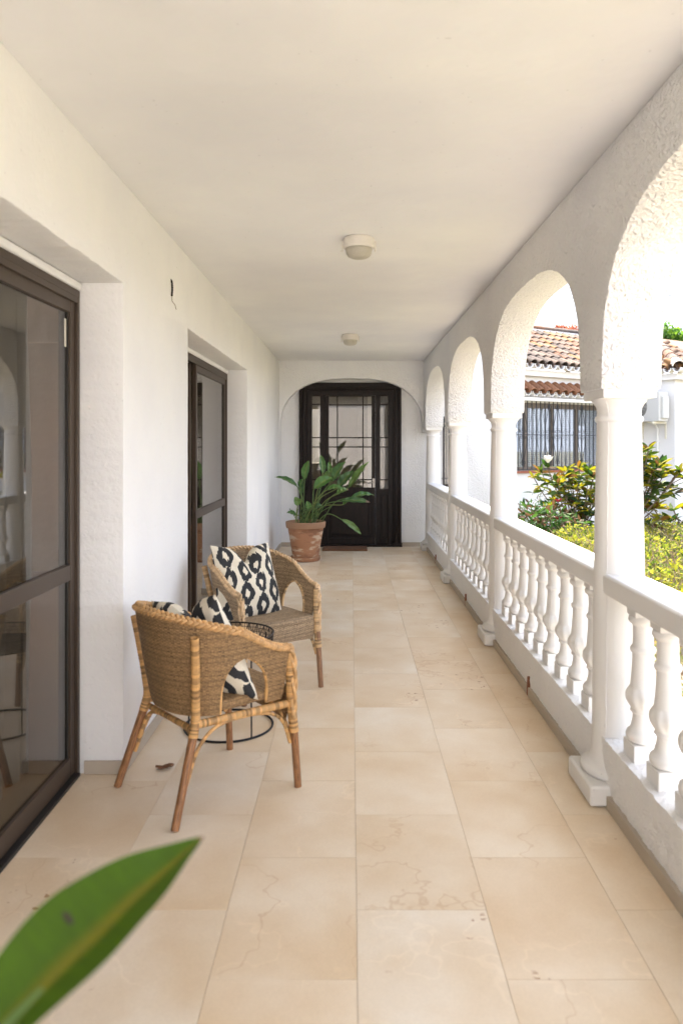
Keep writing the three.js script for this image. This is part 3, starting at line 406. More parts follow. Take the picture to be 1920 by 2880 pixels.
const chairB = chair('greyer wicker armchair facing the viewer, behind the wire table', -0.553, 4.53, Math.atan2(0.623, 0.782), chairMaterials([0.54, 0.37, 0.2], [0.76, 0.56, 0.36]));

/* cushions: cream linen printed with dark ikat rings */
const ikatMap = texture(768, 1, (u, v) => {
  const feather = 0.05 * (vn(u * 52, 3, 52, 5) - 0.5) + 0.03 * (vn(u * 120, 9, 120, 6) - 0.5), y = v + feather, c = u * 4.2, ci = Math.floor(c), fx = c - ci - 0.5, sy = y * 3.0 + (ci % 2 ? 0.5 : 0), ri = Math.floor(sy), fy = sy - ri - 0.5;
  const w = 0.45 + 0.04 * (hash(ci, ri, 4) - 0.5), e = Math.pow(Math.abs(fx) / w, 1.7) + Math.pow(Math.abs(fy) / 0.5, 1.35), spike = false, inn = Math.pow(Math.abs(fx) / 0.17, 1.3) + Math.pow(Math.abs(fy + 0.02) / 0.2, 1.2);
  const dark = (e < 1 || spike) && inn > 1, g = 0.05 * (vn(u * 300, v * 300, 300, 3) - 0.5); return dark ? [0.19 + g, 0.195 + g, 0.205 + g] : [0.9 + g, 0.865 + g, 0.785 + g];
});
const linen = std(0xffffff, 0.9, { map: ikatMap, bumpMap: fineH, bumpScale: 0.001 });
function cushionGeo(S, T, chop, sd) {
  const N = 56, sheet = (side) => { const pos = [], uv = [], idx = []; for (let j = 0; j <= N; j++) for (let i = 0; i <= N; i++) { const u = -1 + 2 * i / N, v = -1 + 2 * j / N, ex = 1 - 0.09 * (1 - v * v) * Math.abs(u), ey = 1 - 0.09 * (1 - u * u) * Math.abs(v); let x = u * S * ex, y = v * S * ey, f = Math.pow(Math.max(0, (1 - Math.pow(Math.abs(u), 2.6)) * (1 - Math.pow(Math.abs(v), 2.6))), 0.5); const up = sstep(-0.5, 1, v), dip = Math.exp(-(u * u) / 0.09); y -= chop * dip * up; x -= 0.14 * S * Math.sign(u) * up * Math.exp(-Math.pow(Math.abs(u) - 0.9, 2) / 0.4) * 0.5; const wr = 0.006 * Math.sin(u * 7 + sd + v * 3) * f + 0.012 * (vn(u * 5 + 20, v * 5 + 20, 512, 7 + side + sd) - 0.5) * f; const z = side * (T * f * (1 - 0.35 * dip * up) + wr) + 0.02 * dip * up * f; pos.push(x, y, z); uv.push(u * 0.5 + 0.5 + (side < 0 ? 0.37 : 0), v * 0.5 + 0.5); }
    for (let j = 0; j < N; j++) for (let i = 0; i < N; i++) { const a = j * (N + 1) + i, b = a + N + 1; side > 0 ? idx.push(a, a + 1, b, b, a + 1, b + 1) : idx.push(a, b, a + 1, b, b + 1, a + 1); } const g = new THREE.BufferGeometry(); g.setAttribute('position', new THREE.Float32BufferAttribute(pos, 3)); g.setAttribute('uv', new THREE.Float32BufferAttribute(uv, 2)); g.setIndex(idx); g.computeVertexNormals(); return g; };
  return merge([sheet(1), sheet(-1)]);
}
function cushion(ch, label, geo, lx, ly, lz, rx, ry, rz) { const m = top('cushion', geo, linen, label, 'cushion', 'ikat cushions'); const e = new THREE.Matrix4().makeRotationFromEuler(new THREE.Euler(rx, ry, rz, 'YXZ')).setPosition(lx, ly, lz); ch.updateMatrixWorld(); m.applyMatrix4(ch.matrixWorld.clone().multiply(e)); return m; }
cushion(chairA, 'black and cream ikat cushion in the honey brown chair, partly hidden by its arm', cushionGeo(0.235, 0.08, 0.085, 1), 0.0, 0.585, -0.04, -0.3, 0.2, -0.2);
cushion(chairB, 'black and cream ikat cushion standing upright in the greyer chair', cushionGeo(0.235, 0.09, 0.095, 2), -0.06, 0.615, -0.05, -0.32, 0.14, -0.05);

/* wire side table */
{
  const o = thing('wire_table', 'small round dark wire basket table between the two wicker chairs', 'table'); o.position.set(-0.628, 0, -3.864);
  const R = 0.228, Y = 0.478, ring = (r, y, t) => at(new THREE.TorusGeometry(r, t, 6, 64), 0, y, 0, 0, Math.PI / 2), wireM = std([0.03, 0.022, 0.018], 0.5, { metalness: 0.5 });
  part('base_ring', ring(0.224, 0.006, 0.0055), black, o);
  for (let k = 0; k < 4; k++) { const a = k * Math.PI / 2 + 0.9; part('leg', rod(V3(Math.cos(a) * 0.224, 0.005, Math.sin(a) * 0.224), V3(Math.cos(a) * 0.222, Y - 0.03, Math.sin(a) * 0.222), 0.004), black, o); }
  part('rim', merge([ring(R, Y, 0.0045), ring(R - 0.006, Y - 0.06, 0.0035)]), wireM, o);
  const L = []; for (let k = 0; k < 56; k++) { const a = k / 56 * 2 * Math.PI, b = (k + 1) / 56 * 2 * Math.PI, s = k % 2; const P = (q, y) => V3(Math.cos(q) * (R - (Y - y) * 0.1), y, Math.sin(q) * (R - (Y - y) * 0.1)); L.push(rod(P(a, s ? Y : Y - 0.06), P(b, s ? Y - 0.06 : Y), 0.0016, 0.0016, 4), rod(P(a, Y - 0.06), P(a, Y), 0.0014, 0.0014, 4)); } L.push(ring(R - 0.002, Y - 0.02, 0.0014), ring(R - 0.004, Y - 0.04, 0.0014)); part('basket_wires', merge(L), wireM, o);
  const T = []; for (let k = -9; k <= 9; k++) { const q = k * 0.0235, h = Math.sqrt(Math.max(0, 0.222 * 0.222 - q * q)); T.push(rod(V3(q, Y - 0.06, -h), V3(q, Y - 0.06, h), 0.0022, 0.0022, 4), rod(V3(-h, Y - 0.0565, q), V3(h, Y - 0.0565, q), 0.0022, 0.0022, 4)); for (let m = -8; m <= 8; m++) if (Math.hypot(q, m * 0.0235) < 0.2) { T.push(at(new THREE.TorusGeometry(0.0085, 0.0016, 4, 8), q + 0.012, Y - 0.056, m * 0.0235, 0, Math.PI / 2)); } } part('tray_mesh', merge(T), wireM, o);
}

/* ---------- potted bird of paradise ---------- */
const leafTop = phys(0xffffff, 0.42, { vertexColors: true, transmission: 0.18, thickness: 0, side: THREE.DoubleSide });
/* a blade from base to tip, folded along its midrib, bending downwards */
function blade(a, b, w, sag, up, fold = 0.5, tint = [0.06, 0.14, 0.03], rib = [0.28, 0.3, 0.08], twist = 0, brown = 0, N = 18, rip = 0.004, pt = 0.75) {
  const d = b.clone().sub(a), L = d.length(), pos = [], col = [], idx = [], uv = [], K = 4, side0 = V3().crossVectors(d, up).normalize(), u2 = V3().crossVectors(side0, d).normalize();
  for (let i = 0; i <= N; i++) { const t = i / N, c = a.clone().addScaledVector(d, t).addScaledVector(u2, sag * 4 * t * (1 - t)), hw = w * 0.5 * Math.pow(Math.sin(Math.PI * Math.pow(clamp(t * 0.985 + 0.015), 0.85)), pt), tw = twist * t, s = side0.clone().applyAxisAngle(d.clone().normalize(), tw), n = u2.clone().applyAxisAngle(d.clone().normalize(), tw);
    for (let k = -K; k <= K; k++) { const q = k / K, m = Math.abs(q), p = c.clone().addScaledVector(s, q * hw * Math.cos(fold)).addScaledVector(n, m * hw * Math.sin(fold) + rip * Math.sin(t * 22 + q * 2)); pos.push(p.x, p.y, p.z); uv.push(q, t); const br = brown && t > 1 - brown ? 1 : 0, f = k === 0 ? 0.8 : 0, v = 0.88 + 0.2 * hash(i, k + 9, 4) + 0.14 * hash(i, 2, 6); for (let z = 0; z < 3; z++) col.push(br ? [0.25, 0.16, 0.09][z] : mix(tint[z] * v, rib[z], f)); } }
  const R = 2 * K + 1; for (let i = 0; i < N; i++) for (let k = 0; k < R - 1; k++) { const p = i * R + k, q = p + R; idx.push(p, q, p + 1, q, q + 1, p + 1); }
  const g = new THREE.BufferGeometry(); g.setAttribute('position', new THREE.Float32BufferAttribute(pos, 3)); g.setAttribute('color', new THREE.Float32BufferAttribute(col, 3)); g.setAttribute('uv', new THREE.Float32BufferAttribute(uv, 2)); g.setIndex(idx); g.computeVertexNormals(); return g;
}
const clay = (() => { const map = texture(512, 1, (u, v) => { const a = fbm(u, v, 6, 5, 5), b = fbm(u, v, 10, 15, 4), drip = fbm(u, v, 16, 25, 3); const lime = sstep(0.5, 0.62, a * 0.7 + drip * 0.3 + 0.16 * Math.exp(-Math.pow((v - 0.38) / 0.09, 2)) + 0.08 * Math.exp(-Math.pow((v - 0.72) / 0.14, 2)) - 0.04), wet = sstep(0.5, 0.7, b); let c = [mix(0.66, 0.55, wet), mix(0.48, 0.39, wet), mix(0.36, 0.29, wet)]; return c.map((x, i) => mix(x, [0.8, 0.72, 0.62][i], lime * 0.85)); }); return std(0xffffff, 0.92, { map, bumpMap: fineH, bumpScale: 0.003 }); })();
const clayRim = std([0.38, 0.22, 0.13], 0.9, { map: paintMap }), soil = std([0.05, 0.035, 0.025], 1, { bumpMap: stuccoH, bumpScale: 0.02 });
const potLathe = (p, n = 48) => new THREE.LatheGeometry(p.map(([r, y]) => new THREE.Vector2(r, y)), n);
function pot(o, s = 1) {
  const pg = potLathe([[0.001, 0.05], [0.155 * s, 0.05], [0.163 * s, 0.058], [0.192 * s, 0.24 * s], [0.222 * s, 0.415 * s]]), pu = pg.attributes.uv, pp = pg.attributes.position; for (let i = 0; i < pu.count; i++) pu.setY(i, pp.getY(i) / 0.42); part('pot', pg, clay, o);
  part('pot_rim', potLathe([[0.221 * s, 0.408 * s], [0.238 * s, 0.41 * s], [0.243 * s, 0.418 * s], [0.249 * s, 0.472 * s], [0.246 * s, 0.484 * s], [0.236 * s, 0.488 * s], [0.226 * s, 0.482 * s], [0.214 * s, 0.44 * s]]), clayRim, o);
  part('saucer', potLathe([[0.001, 0.003], [0.168 * s, 0.003], [0.176 * s, 0.012], [0.186 * s, 0.048], [0.188 * s, 0.056], [0.183 * s, 0.059], [0.176 * s, 0.052], [0.168 * s, 0.045], [0.001, 0.045]]), clay, o);
  part('soil', potLathe([[0, 0.455 * s], [0.1 * s, 0.452 * s], [0.219 * s, 0.442 * s]], 32), soil, o);
}
{
  const o = thing('potted_plant', 'bird of paradise plant in a limestained terracotta pot beside the dark door', 'potted plant'); o.position.set(-0.567, 0, -9.35); pot(o);
  const S = 0.001407, P = (x, y, z) => V3((x - 373) * S, 0.46 + (1605 - y) * S, z);
  const L = [[525, 1162, 505, 1000, 50, 0.05], [370, 1212, 402, 1050, 62, 0.1], [300, 1268, 110, 1192, 55, 0.12], [312, 1440, 288, 1360, 55, 0.15], [618, 1215, 725, 1060, 82, 0.05], [455, 1290, 612, 1200, 84, 0.16], [655, 1292, 795, 1140, 74, 0], [755, 1285, 930, 1062, 62, -0.05], [775, 1372, 975, 1355, 55, 0.1], [565, 1302, 705, 1288, 55, 0.18], [685, 1402, 938, 1412, 50, 0.12, 1], [690, 1560, 860, 1692, 44, 0.14], [297, 1525, 210, 1508, 42, 0.14], [402, 1470, 388, 1400, 48, 0.16], [470, 1462, 527, 1440, 42, 0.18], [645, 1345, 752, 1308, 55, 0.08, 1], [320, 1292, 350, 1212, 45, -0.08], [575, 1162, 574, 1062, 36, -0.1], [330, 1350, 310, 1220, 50, -0.12], [520, 1250, 650, 1110, 66, -0.14], [600, 1240, 690, 1180, 60, -0.12], [700, 1440, 815, 1385, 45, 0]];
  const G = [[0.055, 0.15, 0.03], [0.075, 0.19, 0.035], [0.045, 0.125, 0.03], [0.11, 0.21, 0.045]];
  L.forEach(([x0, y0, x1, y1, w, z, br], i) => {
    const a = P(x0, y0, z + 0.02), b = P(x1, y1, z + jit(0.06)), horiz = Math.abs(x1 - x0) > Math.abs(y1 - y0), up = horiz ? V3(0.2 * jit(1), 0.75, 0.65) : V3(x1 > x0 ? -0.4 : 0.4, 0.35, 0.85);
    const bl = part('leaf', blade(a, b, w * S * 1.32, horiz ? 0.025 : 0.012, up, 0.45, G[i % 4], [0.22, 0.28, 0.08], jit(0.4), br ? 0.16 : 0), leafTop, o);
    const root = V3(jit(0.11) + (x0 - 373) * S * 0.12, 0.44, 0.04 + jit(0.08) + z * 0.3), m = root.clone().lerp(a, 0.5); m.y += 0.05 + Math.abs(a.x) * 0.12; part('stalk', new THREE.TubeGeometry(curve([root, m, a, a.clone().lerp(b, 0.25)]), 18, 0.0058, 6), std(i % 3 ? [0.09, 0.16, 0.04] : [0.16, 0.2, 0.05], 0.5), bl);
  });
  for (let k = 0; k < 14; k++) { const a = V3(jit(0.1), 0.44, jit(0.1)), t = V3(a.x * 2 + rr(-0.05, 0.22), rr(0.56, 0.72), a.z * 1.6 + 0.05); part('stalk', new THREE.TubeGeometry(curve([a, a.clone().lerp(t, 0.5).add(V3(-0.015, 0.03, 0)), t]), 12, 0.005, 5), std([0.1, 0.17, 0.045], 0.5), o); }
}
{ // plant beside the viewer whose leaf reaches into the picture
  const o = thing('leafy_plant', 'large blurred green leaf reaching in at the lower left corner', 'plant'); o.position.set(0, 0, 0);
  const c = sub('container', o); c.position.set(-0.62, 0, 0.35); pot(c, 0.9);
  const tip = V(-0.168, 1.0, 0.86), base = V(-0.328, 0.925, 0.61);
  const bl = part('leaf', blade(base, tip, 0.116, 0.006, V3(-0.159, 0.79, 0.483).normalize(), 0.54, [0.05, 0.105, 0.003], [0.2, 0.18, 0.02], 0, 0.02, 60, 0.0008, 0.95), phys(0xffffff, 0.5, { vertexColors: true, transmission: 0.3, thickness: 0, specularIntensity: 0.4, side: THREE.DoubleSide }), o);
  { const up = V3(-0.159, 0.79, 0.483).normalize(), d = tip.clone().sub(base), sd = V3().crossVectors(d, up).normalize(), u2 = V3().crossVectors(sd, d).normalize(), t = 0.47, q = 0.55, hw = 0.058 * Math.pow(Math.sin(Math.PI * Math.pow(t, 0.85)), 0.95), p = base.clone().addScaledVector(d, t).addScaledVector(u2, 0.006 * 4 * t * (1 - t) + q * hw * Math.sin(0.54)).addScaledVector(sd, -q * hw * Math.cos(0.54));
    const n = V3().addScaledVector(u2, Math.cos(0.54)).addScaledVector(sd, Math.sin(0.54)), w = V3().crossVectors(n, d).normalize(), b = part('blemish', new THREE.SphereGeometry(1, 10, 8), std([0.03, 0.02, 0.012], 0.8), bl); b.applyMatrix4(new THREE.Matrix4().makeBasis(d.clone().normalize().multiplyScalar(0.0035), n.multiplyScalar(0.0009), w.multiplyScalar(0.008)).setPosition(p)); }
  part('stalk', new THREE.TubeGeometry(curve([V3(-0.6, 0.4, 0.33), V3(-0.56, 0.75, 0.1), V3(-0.5, 0.88, -0.3), base, base.clone().lerp(tip, 0.3)]), 30, 0.008, 8), std([0.09, 0.16, 0.04], 0.5), bl);
  for (const [x, y, z] of [[-0.75, 1.15, 0.5], [-0.4, 1.2, 0.6]]) { const b = V3(x, y, z), t = b.clone().add(V3((x + 0.6) * 1.3, 0.34, (z - 0.4) * 0.8)); const q = part('leaf', blade(b, t, 0.15, 0.02, V3(-0.2, 0.3, 0.9), 0.4), leafTop, o); part('stalk', new THREE.TubeGeometry(curve([V3(-0.62 + (x + 0.6) * 0.2, 0.4, 0.35), V3((x - 0.62) / 2, 0.8, (z + 0.35) / 2), b, b.clone().lerp(t, 0.2)]), 20, 0.008, 6), std([0.09, 0.16, 0.04], 0.5), q); }
}

/* ---------- garden ---------- */
const earthMap = texture(1024, 5, (u, v) => { const a = fbm(u, v, 6, 3, 6), b = fbm(u, v, 60, 13, 3), g = sstep(0.45, 0.62, a + 0.3 * (b - 0.5)); return [mix(0.5, 0.42, g) + 0.2 * (b - 0.5), mix(0.43, 0.45, g) + 0.2 * (b - 0.5), mix(0.33, 0.25, g) + 0.15 * (b - 0.5)]; });
const gravelMap = texture(512, 1.2, (u, v) => { const b = fbm(u, v, 70, 17, 2), k = 0.7 + 0.35 * (b - 0.5); return [k, k * 0.95, k * 0.87]; });
{ const g = new THREE.PlaneGeometry(300, 300, 1, 1); g.rotateX(-Math.PI / 2); g.translate(0, -0.205, -40); structure('ground', uvBox(g), std(0xffffff, 1, { map: earthMap, bumpMap: stuccoH, bumpScale: 0.03 }), 'sunlit garden ground of dry earth and thin grass', 'ground'); }
{ const g = new THREE.PlaneGeometry(1.1, 13.6, 1, 1); g.rotateX(-Math.PI / 2); g.translate(1.235 + 0.56, -0.2, -4.8); structure('path', uvBox(g), std(0xffffff, 1, { map: gravelMap, bumpMap: stuccoH, bumpScale: 0.012 }), 'pale gravel path added outside the arcade to bounce light inside', 'path'); }  // bright gravel strip added to lift light onto the gallery ceiling

/* ---------- house across the garden ---------- */
const tileMap = texture(256, [0.35, 0.4], (u, v) => { const a = fbm(u, v, 5, 8, 5), b = fbm(u, v, 20, 9, 3), k = 0.9 + 0.35 * (a - 0.5), l = sstep(0.58, 0.7, b); return [mix(k, 0.78, l), mix(k * 0.97, 0.76, l), mix(k * 0.94, 0.7, l)]; });
const tileMats = [[0.17, 0.085, 0.05], [0.13, 0.08, 0.055], [0.13, 0.095, 0.078], [0.1, 0.08, 0.072], [0.22, 0.115, 0.04], [0.16, 0.125, 0.105], [0.065, 0.052, 0.047]].map((c) => std(c, 0.95, { map: tileMap }));
const canopyMats = [[0.26, 0.12, 0.065], [0.29, 0.14, 0.075], [0.23, 0.11, 0.06]].map((c) => std(c, 0.95, { map: tileMap }));
/* barrel tile lying along z: wide lower end at z = 0, running back to -len */
function barrel(len, r0, r1, th = 0.014, inv = 1, seg = 8, sweep = Math.PI) {
  const pos = [], idx = [], ring = (z, r) => { for (let k = 0; k <= seg; k++) { const a = (Math.PI - sweep) / 2 + sweep * k / seg; pos.push(Math.cos(a) * r, inv * Math.sin(a) * r, z); } };
  ring(0, r0); ring(-len, r1); ring(-len, r1 - th); ring(0, r0 - th); const R = seg + 1; for (let j = 0; j < 4; j++) for (let k = 0; k < seg; k++) { const a = j * R + k, b = ((j + 1) % 4) * R + k; inv > 0 ? idx.push(a, a + 1, b, b, a + 1, b + 1) : idx.push(a, b, a + 1, b, b + 1, a + 1); }
  const g = new THREE.BufferGeometry(); g.setAttribute('position', new THREE.Float32BufferAttribute(pos, 3)); g.setIndex(idx); return toCreasedNormals(uvBox(g), 0.6);
}
const house = thing('garden_house', 'white house with barrel tiled roof and barred window across the garden', 'house'); house.position.set(3.12, 0, -14.3); house.rotation.y = 33 * Math.PI / 180;
const HC = 3.407, WZ = 1.05, FB = 2.74, SL = Math.tan(25 * Math.PI / 180), EV = 2.93, OV = 0.24;
{
  const s = new THREE.Shape(); s.moveTo(-3.4, -0.25); s.lineTo(HC, -0.25); s.lineTo(HC, FB); s.lineTo(-3.4, FB); s.closePath(); const h = new THREE.Path(); h.moveTo(-0.45, 0.93); h.lineTo(2.52, 0.93); h.lineTo(2.52, 2.24); h.lineTo(-0.45, 2.24); h.closePath(); s.holes.push(h);
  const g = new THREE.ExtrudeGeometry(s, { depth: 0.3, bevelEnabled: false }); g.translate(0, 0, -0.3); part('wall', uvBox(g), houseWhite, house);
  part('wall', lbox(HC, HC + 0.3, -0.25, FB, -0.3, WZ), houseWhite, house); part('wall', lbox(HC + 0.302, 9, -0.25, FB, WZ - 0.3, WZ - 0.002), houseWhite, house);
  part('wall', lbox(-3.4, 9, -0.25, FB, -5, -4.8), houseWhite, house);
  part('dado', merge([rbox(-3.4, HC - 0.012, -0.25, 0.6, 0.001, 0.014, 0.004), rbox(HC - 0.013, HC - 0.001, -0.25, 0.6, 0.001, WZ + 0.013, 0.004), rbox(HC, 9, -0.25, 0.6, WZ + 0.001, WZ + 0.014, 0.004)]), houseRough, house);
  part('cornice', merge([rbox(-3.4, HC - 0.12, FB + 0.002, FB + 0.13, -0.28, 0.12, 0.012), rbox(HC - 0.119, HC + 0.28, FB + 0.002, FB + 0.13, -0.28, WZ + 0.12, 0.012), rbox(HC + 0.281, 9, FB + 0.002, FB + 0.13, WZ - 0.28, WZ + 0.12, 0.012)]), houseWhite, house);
  /* window */
  const w = sub('window', house); const fr = []; const posts = [-0.45, 0.29, 1.04, 1.75, 2.46];
  posts.forEach((x) => fr.push(lbox(x, x + 0.065, 0.93, 2.24, -0.13, -0.06))); fr.push(lbox(-0.45, 2.52, 0.93, 1.0, -0.125, -0.065), lbox(-0.45, 2.52, 2.14, 2.24, -0.125, -0.065)); part('frame', merge(fr), std([0.15, 0.12, 0.095], 0.5), w);
  for (let k = 0; k < 4; k++) { part('pane', lbox(posts[k] + 0.065, posts[k + 1], 1.0, 2.14, -0.1, -0.096), phys([0.72, 0.77, 0.83], 0.02, { transmission: 1, thickness: 0, ior: 1.6, metalness: 0.28 }), w); }
  const blindM = std([0.5, 0.46, 0.4], 0.7); for (let k = 0; k < 29; k++) part('blind_slat', at(lbox(-0.4, 2.5, -0.018, 0.018, -0.001, 0.001), 0, 1.02 + k * 0.04, -0.19, 0, 0.5), blindM, w);
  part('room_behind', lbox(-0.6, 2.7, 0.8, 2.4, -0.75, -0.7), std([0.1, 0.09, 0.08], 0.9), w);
  part('sill', rbox(-0.5, 2.57, 0.885, 0.93, -0.1, 0.06, 0.006), std([0.34, 0.12, 0.075], 0.8), w);
  const gr = sub('window_grille', house), gz = 0.11, x0 = -0.52; for (let k = 0; k <= 26; k++) part('bar', rod(V3(x0 + k * 0.118, 0.95, gz), V3(x0 + k * 0.118, 2.3, gz), 0.0095, 0.0095, 6), iron, gr);
  for (const y of [0.96, 1.62, 2.29]) part('crossbar', lbox(x0 - 0.02, x0 + 26 * 0.118 + 0.02, y - 0.006, y + 0.006, gz + 0.009, gz + 0.014), iron, gr); for (const x of [x0, 2.5]) for (const y of [0.96, 2.29]) part('bracket', lbox(x - 0.008, x + 0.008, y - 0.008, y + 0.008, 0, gz + 0.009), iron, gr);
  const scroll = (cx, cy, sx, sy) => { const p = []; for (let i = 0; i <= 22; i++) { const t = i / 22, a = t * 7.4 + 1.57, r = 0.052 * (1 - 0.8 * t); p.push(V3(cx + sx * (0.0 + Math.cos(a) * r + 0.035), cy + sy * (Math.sin(a) * r), gz)); } return tube(p, 0.0055, 40, 5); };
  for (const k of [0, 4, 10, 12, 18, 24]) { const cx = x0 + k * 0.118 + 0.118, L = []; for (const sx of [-1, 1]) { for (const sy of [-1, 1]) { L.push(scroll(cx, 1.625 + sy * 0.07, sx, sy), scroll(cx, 1.625 + sy * 0.53, sx, -sy), tube([V3(cx + sx * 0.008, 1.625 + sy * 0.6, gz), V3(cx + sx * 0.05, 1.625 + sy * 0.38, gz), V3(cx + sx * 0.105, 1.625 + sy * 0.14, gz), V3(cx + sx * 0.085, 1.625 + sy * 0.03, gz)], 0.006, 16, 5)); } } part('scrollwork', merge(L), iron, gr); }
  /* tiled canopy over the window */
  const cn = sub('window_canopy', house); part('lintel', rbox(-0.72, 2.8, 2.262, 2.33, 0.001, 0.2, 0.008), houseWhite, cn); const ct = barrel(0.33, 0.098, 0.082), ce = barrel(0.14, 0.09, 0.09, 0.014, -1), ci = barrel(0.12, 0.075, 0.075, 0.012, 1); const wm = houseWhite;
  for (let k = 0; k < 17; k++) { const x = -0.68 + k * 0.213; const t = part('canopy_tile', ct, canopyMats[k % 3], cn); t.position.set(x, 2.41, 0.27); t.rotation.x = 0.62; const e = part('eave_tile', ce, wm, cn); e.position.set(x + 0.1065, 2.445, 0.25); const e2 = part('eave_tile', ci, wm, cn); e2.position.set(x, 2.34, 0.235); } part('canopy_bed', at(lbox(-0.72, 2.8, -0.012, 0.0, -0.34, 0), 0, 2.42, 0.24, 0, 0.62), canopyMats[2], cn);
  /* roofs */
  const rf = sub('roof', house), bt = barrel(0.42, 0.1, 0.084), rowStep = 0.36, rows = 7, hyp = Math.hypot(1, SL), ang = Math.atan(SL); let tones = 0; const tone = () => tileMats[Math.floor(rnd() * 7)];
  const place = (frame, along_, s, y0 = 0.02) => { const m = part('roof_tile', bt, tone(), frame); m.position.set(along_ + jit(0.006), EV + y0 + s * SL / hyp, -s / hyp); m.rotation.set(ang - 0.03, jit(0.02), jit(0.03)); return m; };
  /* main slope faces +z; wing slope faces -x; front slope faces +z at the wing's end */
  const slopes = [[0, 0, OV, 0, (x, s) => x > -1.6 && x < HC - OV + s], [-Math.PI / 2, HC - OV, 0, 1, null], [0, 0, WZ + OV, 2, null]];
  const grp = (ry, x, z) => { const g = sub('slope', rf); g.position.set(x, 0, z); g.rotation.y = ry; return g; };
  const put = (ry, px, pz, a, s) => { const m = new THREE.Mesh(bt, tone()); m.name = 'roof_tile'; const hz = s / hyp; const q = new THREE.Quaternion().setFromEuler(new THREE.Euler(0, ry, 0)).multiply(new THREE.Quaternion().setFromEuler(new THREE.Euler(ang - 0.03 + jit(0.01), jit(0.02), jit(0.03)))); const l = V3(a + jit(0.006), EV + 0.02 + hz * SL, -hz).applyEuler(new THREE.Euler(0, ry, 0)).add(V3(px, 0, pz)); m.position.copy(l); m.quaternion.copy(q); rf.add(m); };
  for (let r = 0; r < rows; r++) { const s = r * rowStep; for (let k = -6; k < 20; k++) { const x = k * 0.213; if (x < HC - OV + s * 0.9) put(0, 0, OV, x, s); } }
  for (let r = 0; r < rows; r++) { const s = r * rowStep, h = s / hyp; for (let k = -9; k < 12; k++) { const z = k * 0.213 + 0.1; if (z < WZ + OV - h - 0.08 && z > OV - h) put(-Math.PI / 2, HC - OV, 0, z, s); } }
  for (let r = 0; r < 5; r++) { const s = r * rowStep, h = s / hyp; for (let k = 0; k < 9; k++) { const x = HC - OV + 0.15 + k * 0.213; if (x > HC - OV + h + 0.08) put(0, 0, WZ + OV, x, s); } }
  const bed = (pts, n) => { const g = new THREE.BufferGeometry(); g.setAttribute('position', new THREE.Float32BufferAttribute(pts.flatMap((p) => p), 3)); g.setIndex(pts.length === 4 ? [0, 1, 2, 0, 2, 3] : [0, 1, 2]); g.computeVertexNormals(); return uvBox(g); };
  const D = 2.33, yT = EV + D * SL, e = EV - 0.005, X1 = HC - OV; part('tile_bed', merge([bed([[-3.4, e, OV], [X1, e, OV], [X1 + D, yT, OV - D], [-3.4, yT, OV - D]]), bed([[X1, e, OV], [X1, e, WZ + OV], [X1 + D, yT, WZ + OV - D], [X1 + D, yT, OV - D]]), bed([[X1, e, WZ + OV], [9, e, WZ + OV], [9, yT, WZ + OV - D], [X1 + D, yT, WZ + OV - D]])]), std([0.16, 0.085, 0.055], 0.95, { side: THREE.DoubleSide }), rf);
  const wet = barrel(0.16, 0.092, 0.092, 0.016, -1), wei = barrel(0.1, 0.07, 0.07, 0.014, 1); for (let k = -6; k < 16; k++) { const x = k * 0.213 + 0.1065; if (x < X1) { const m = part('eave_tile', wet, houseWhite, rf); m.position.set(x, EV + 0.03, OV + 0.03); m.rotation.x = 0.1; } } for (let k = 0; k < 6; k++) { const m = part('eave_tile', wet, houseWhite, rf); m.position.set(X1 - 0.03, EV + 0.03, k * 0.213 + 0.2); m.rotation.y = -Math.PI / 2; const m2 = part('eave_tile', wet, houseWhite, rf); m2.position.set(X1 + 0.25 + k * 0.213, EV + 0.03, WZ + OV + 0.03); }
  const hipT = barrel(0.44, 0.12, 0.105), hipM = std([0.62, 0.6, 0.57], 0.95, { map: tileMap }); for (let k = 0; k < 6; k++) { const t = k * 0.4 + 0.0, m = part('hip_tile', hipT, k ? tone() : hipM, rf), L = Math.hypot(1, 1, SL); m.position.set(X1 + t / L - 0.03, EV + 0.05 + t * SL / L, WZ + OV - t / L + 0.03); m.rotation.set(Math.atan(SL / Math.SQRT2), -Math.PI / 4, 0, 'YXZ'); }
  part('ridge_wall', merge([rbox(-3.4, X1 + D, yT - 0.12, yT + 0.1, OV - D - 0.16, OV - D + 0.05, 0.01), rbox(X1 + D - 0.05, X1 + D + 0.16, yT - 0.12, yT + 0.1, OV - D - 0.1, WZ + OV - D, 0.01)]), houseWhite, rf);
  const rt = barrel(0.46, 0.11, 0.1); for (let k = 0; k < 16; k++) { const m = part('ridge_tile', rt, tone(), rf); m.position.set(-1.4 + k * 0.4, yT + 0.1, OV - D - 0.055); m.rotation.set(0.02, Math.PI / 2, 0); } for (let k = 0; k < 3; k++) { const m = part('ridge_tile', rt, tone(), rf); m.position.set(X1 + D + 0.055, yT + 0.1, WZ + OV - D - k * 0.4); }
}
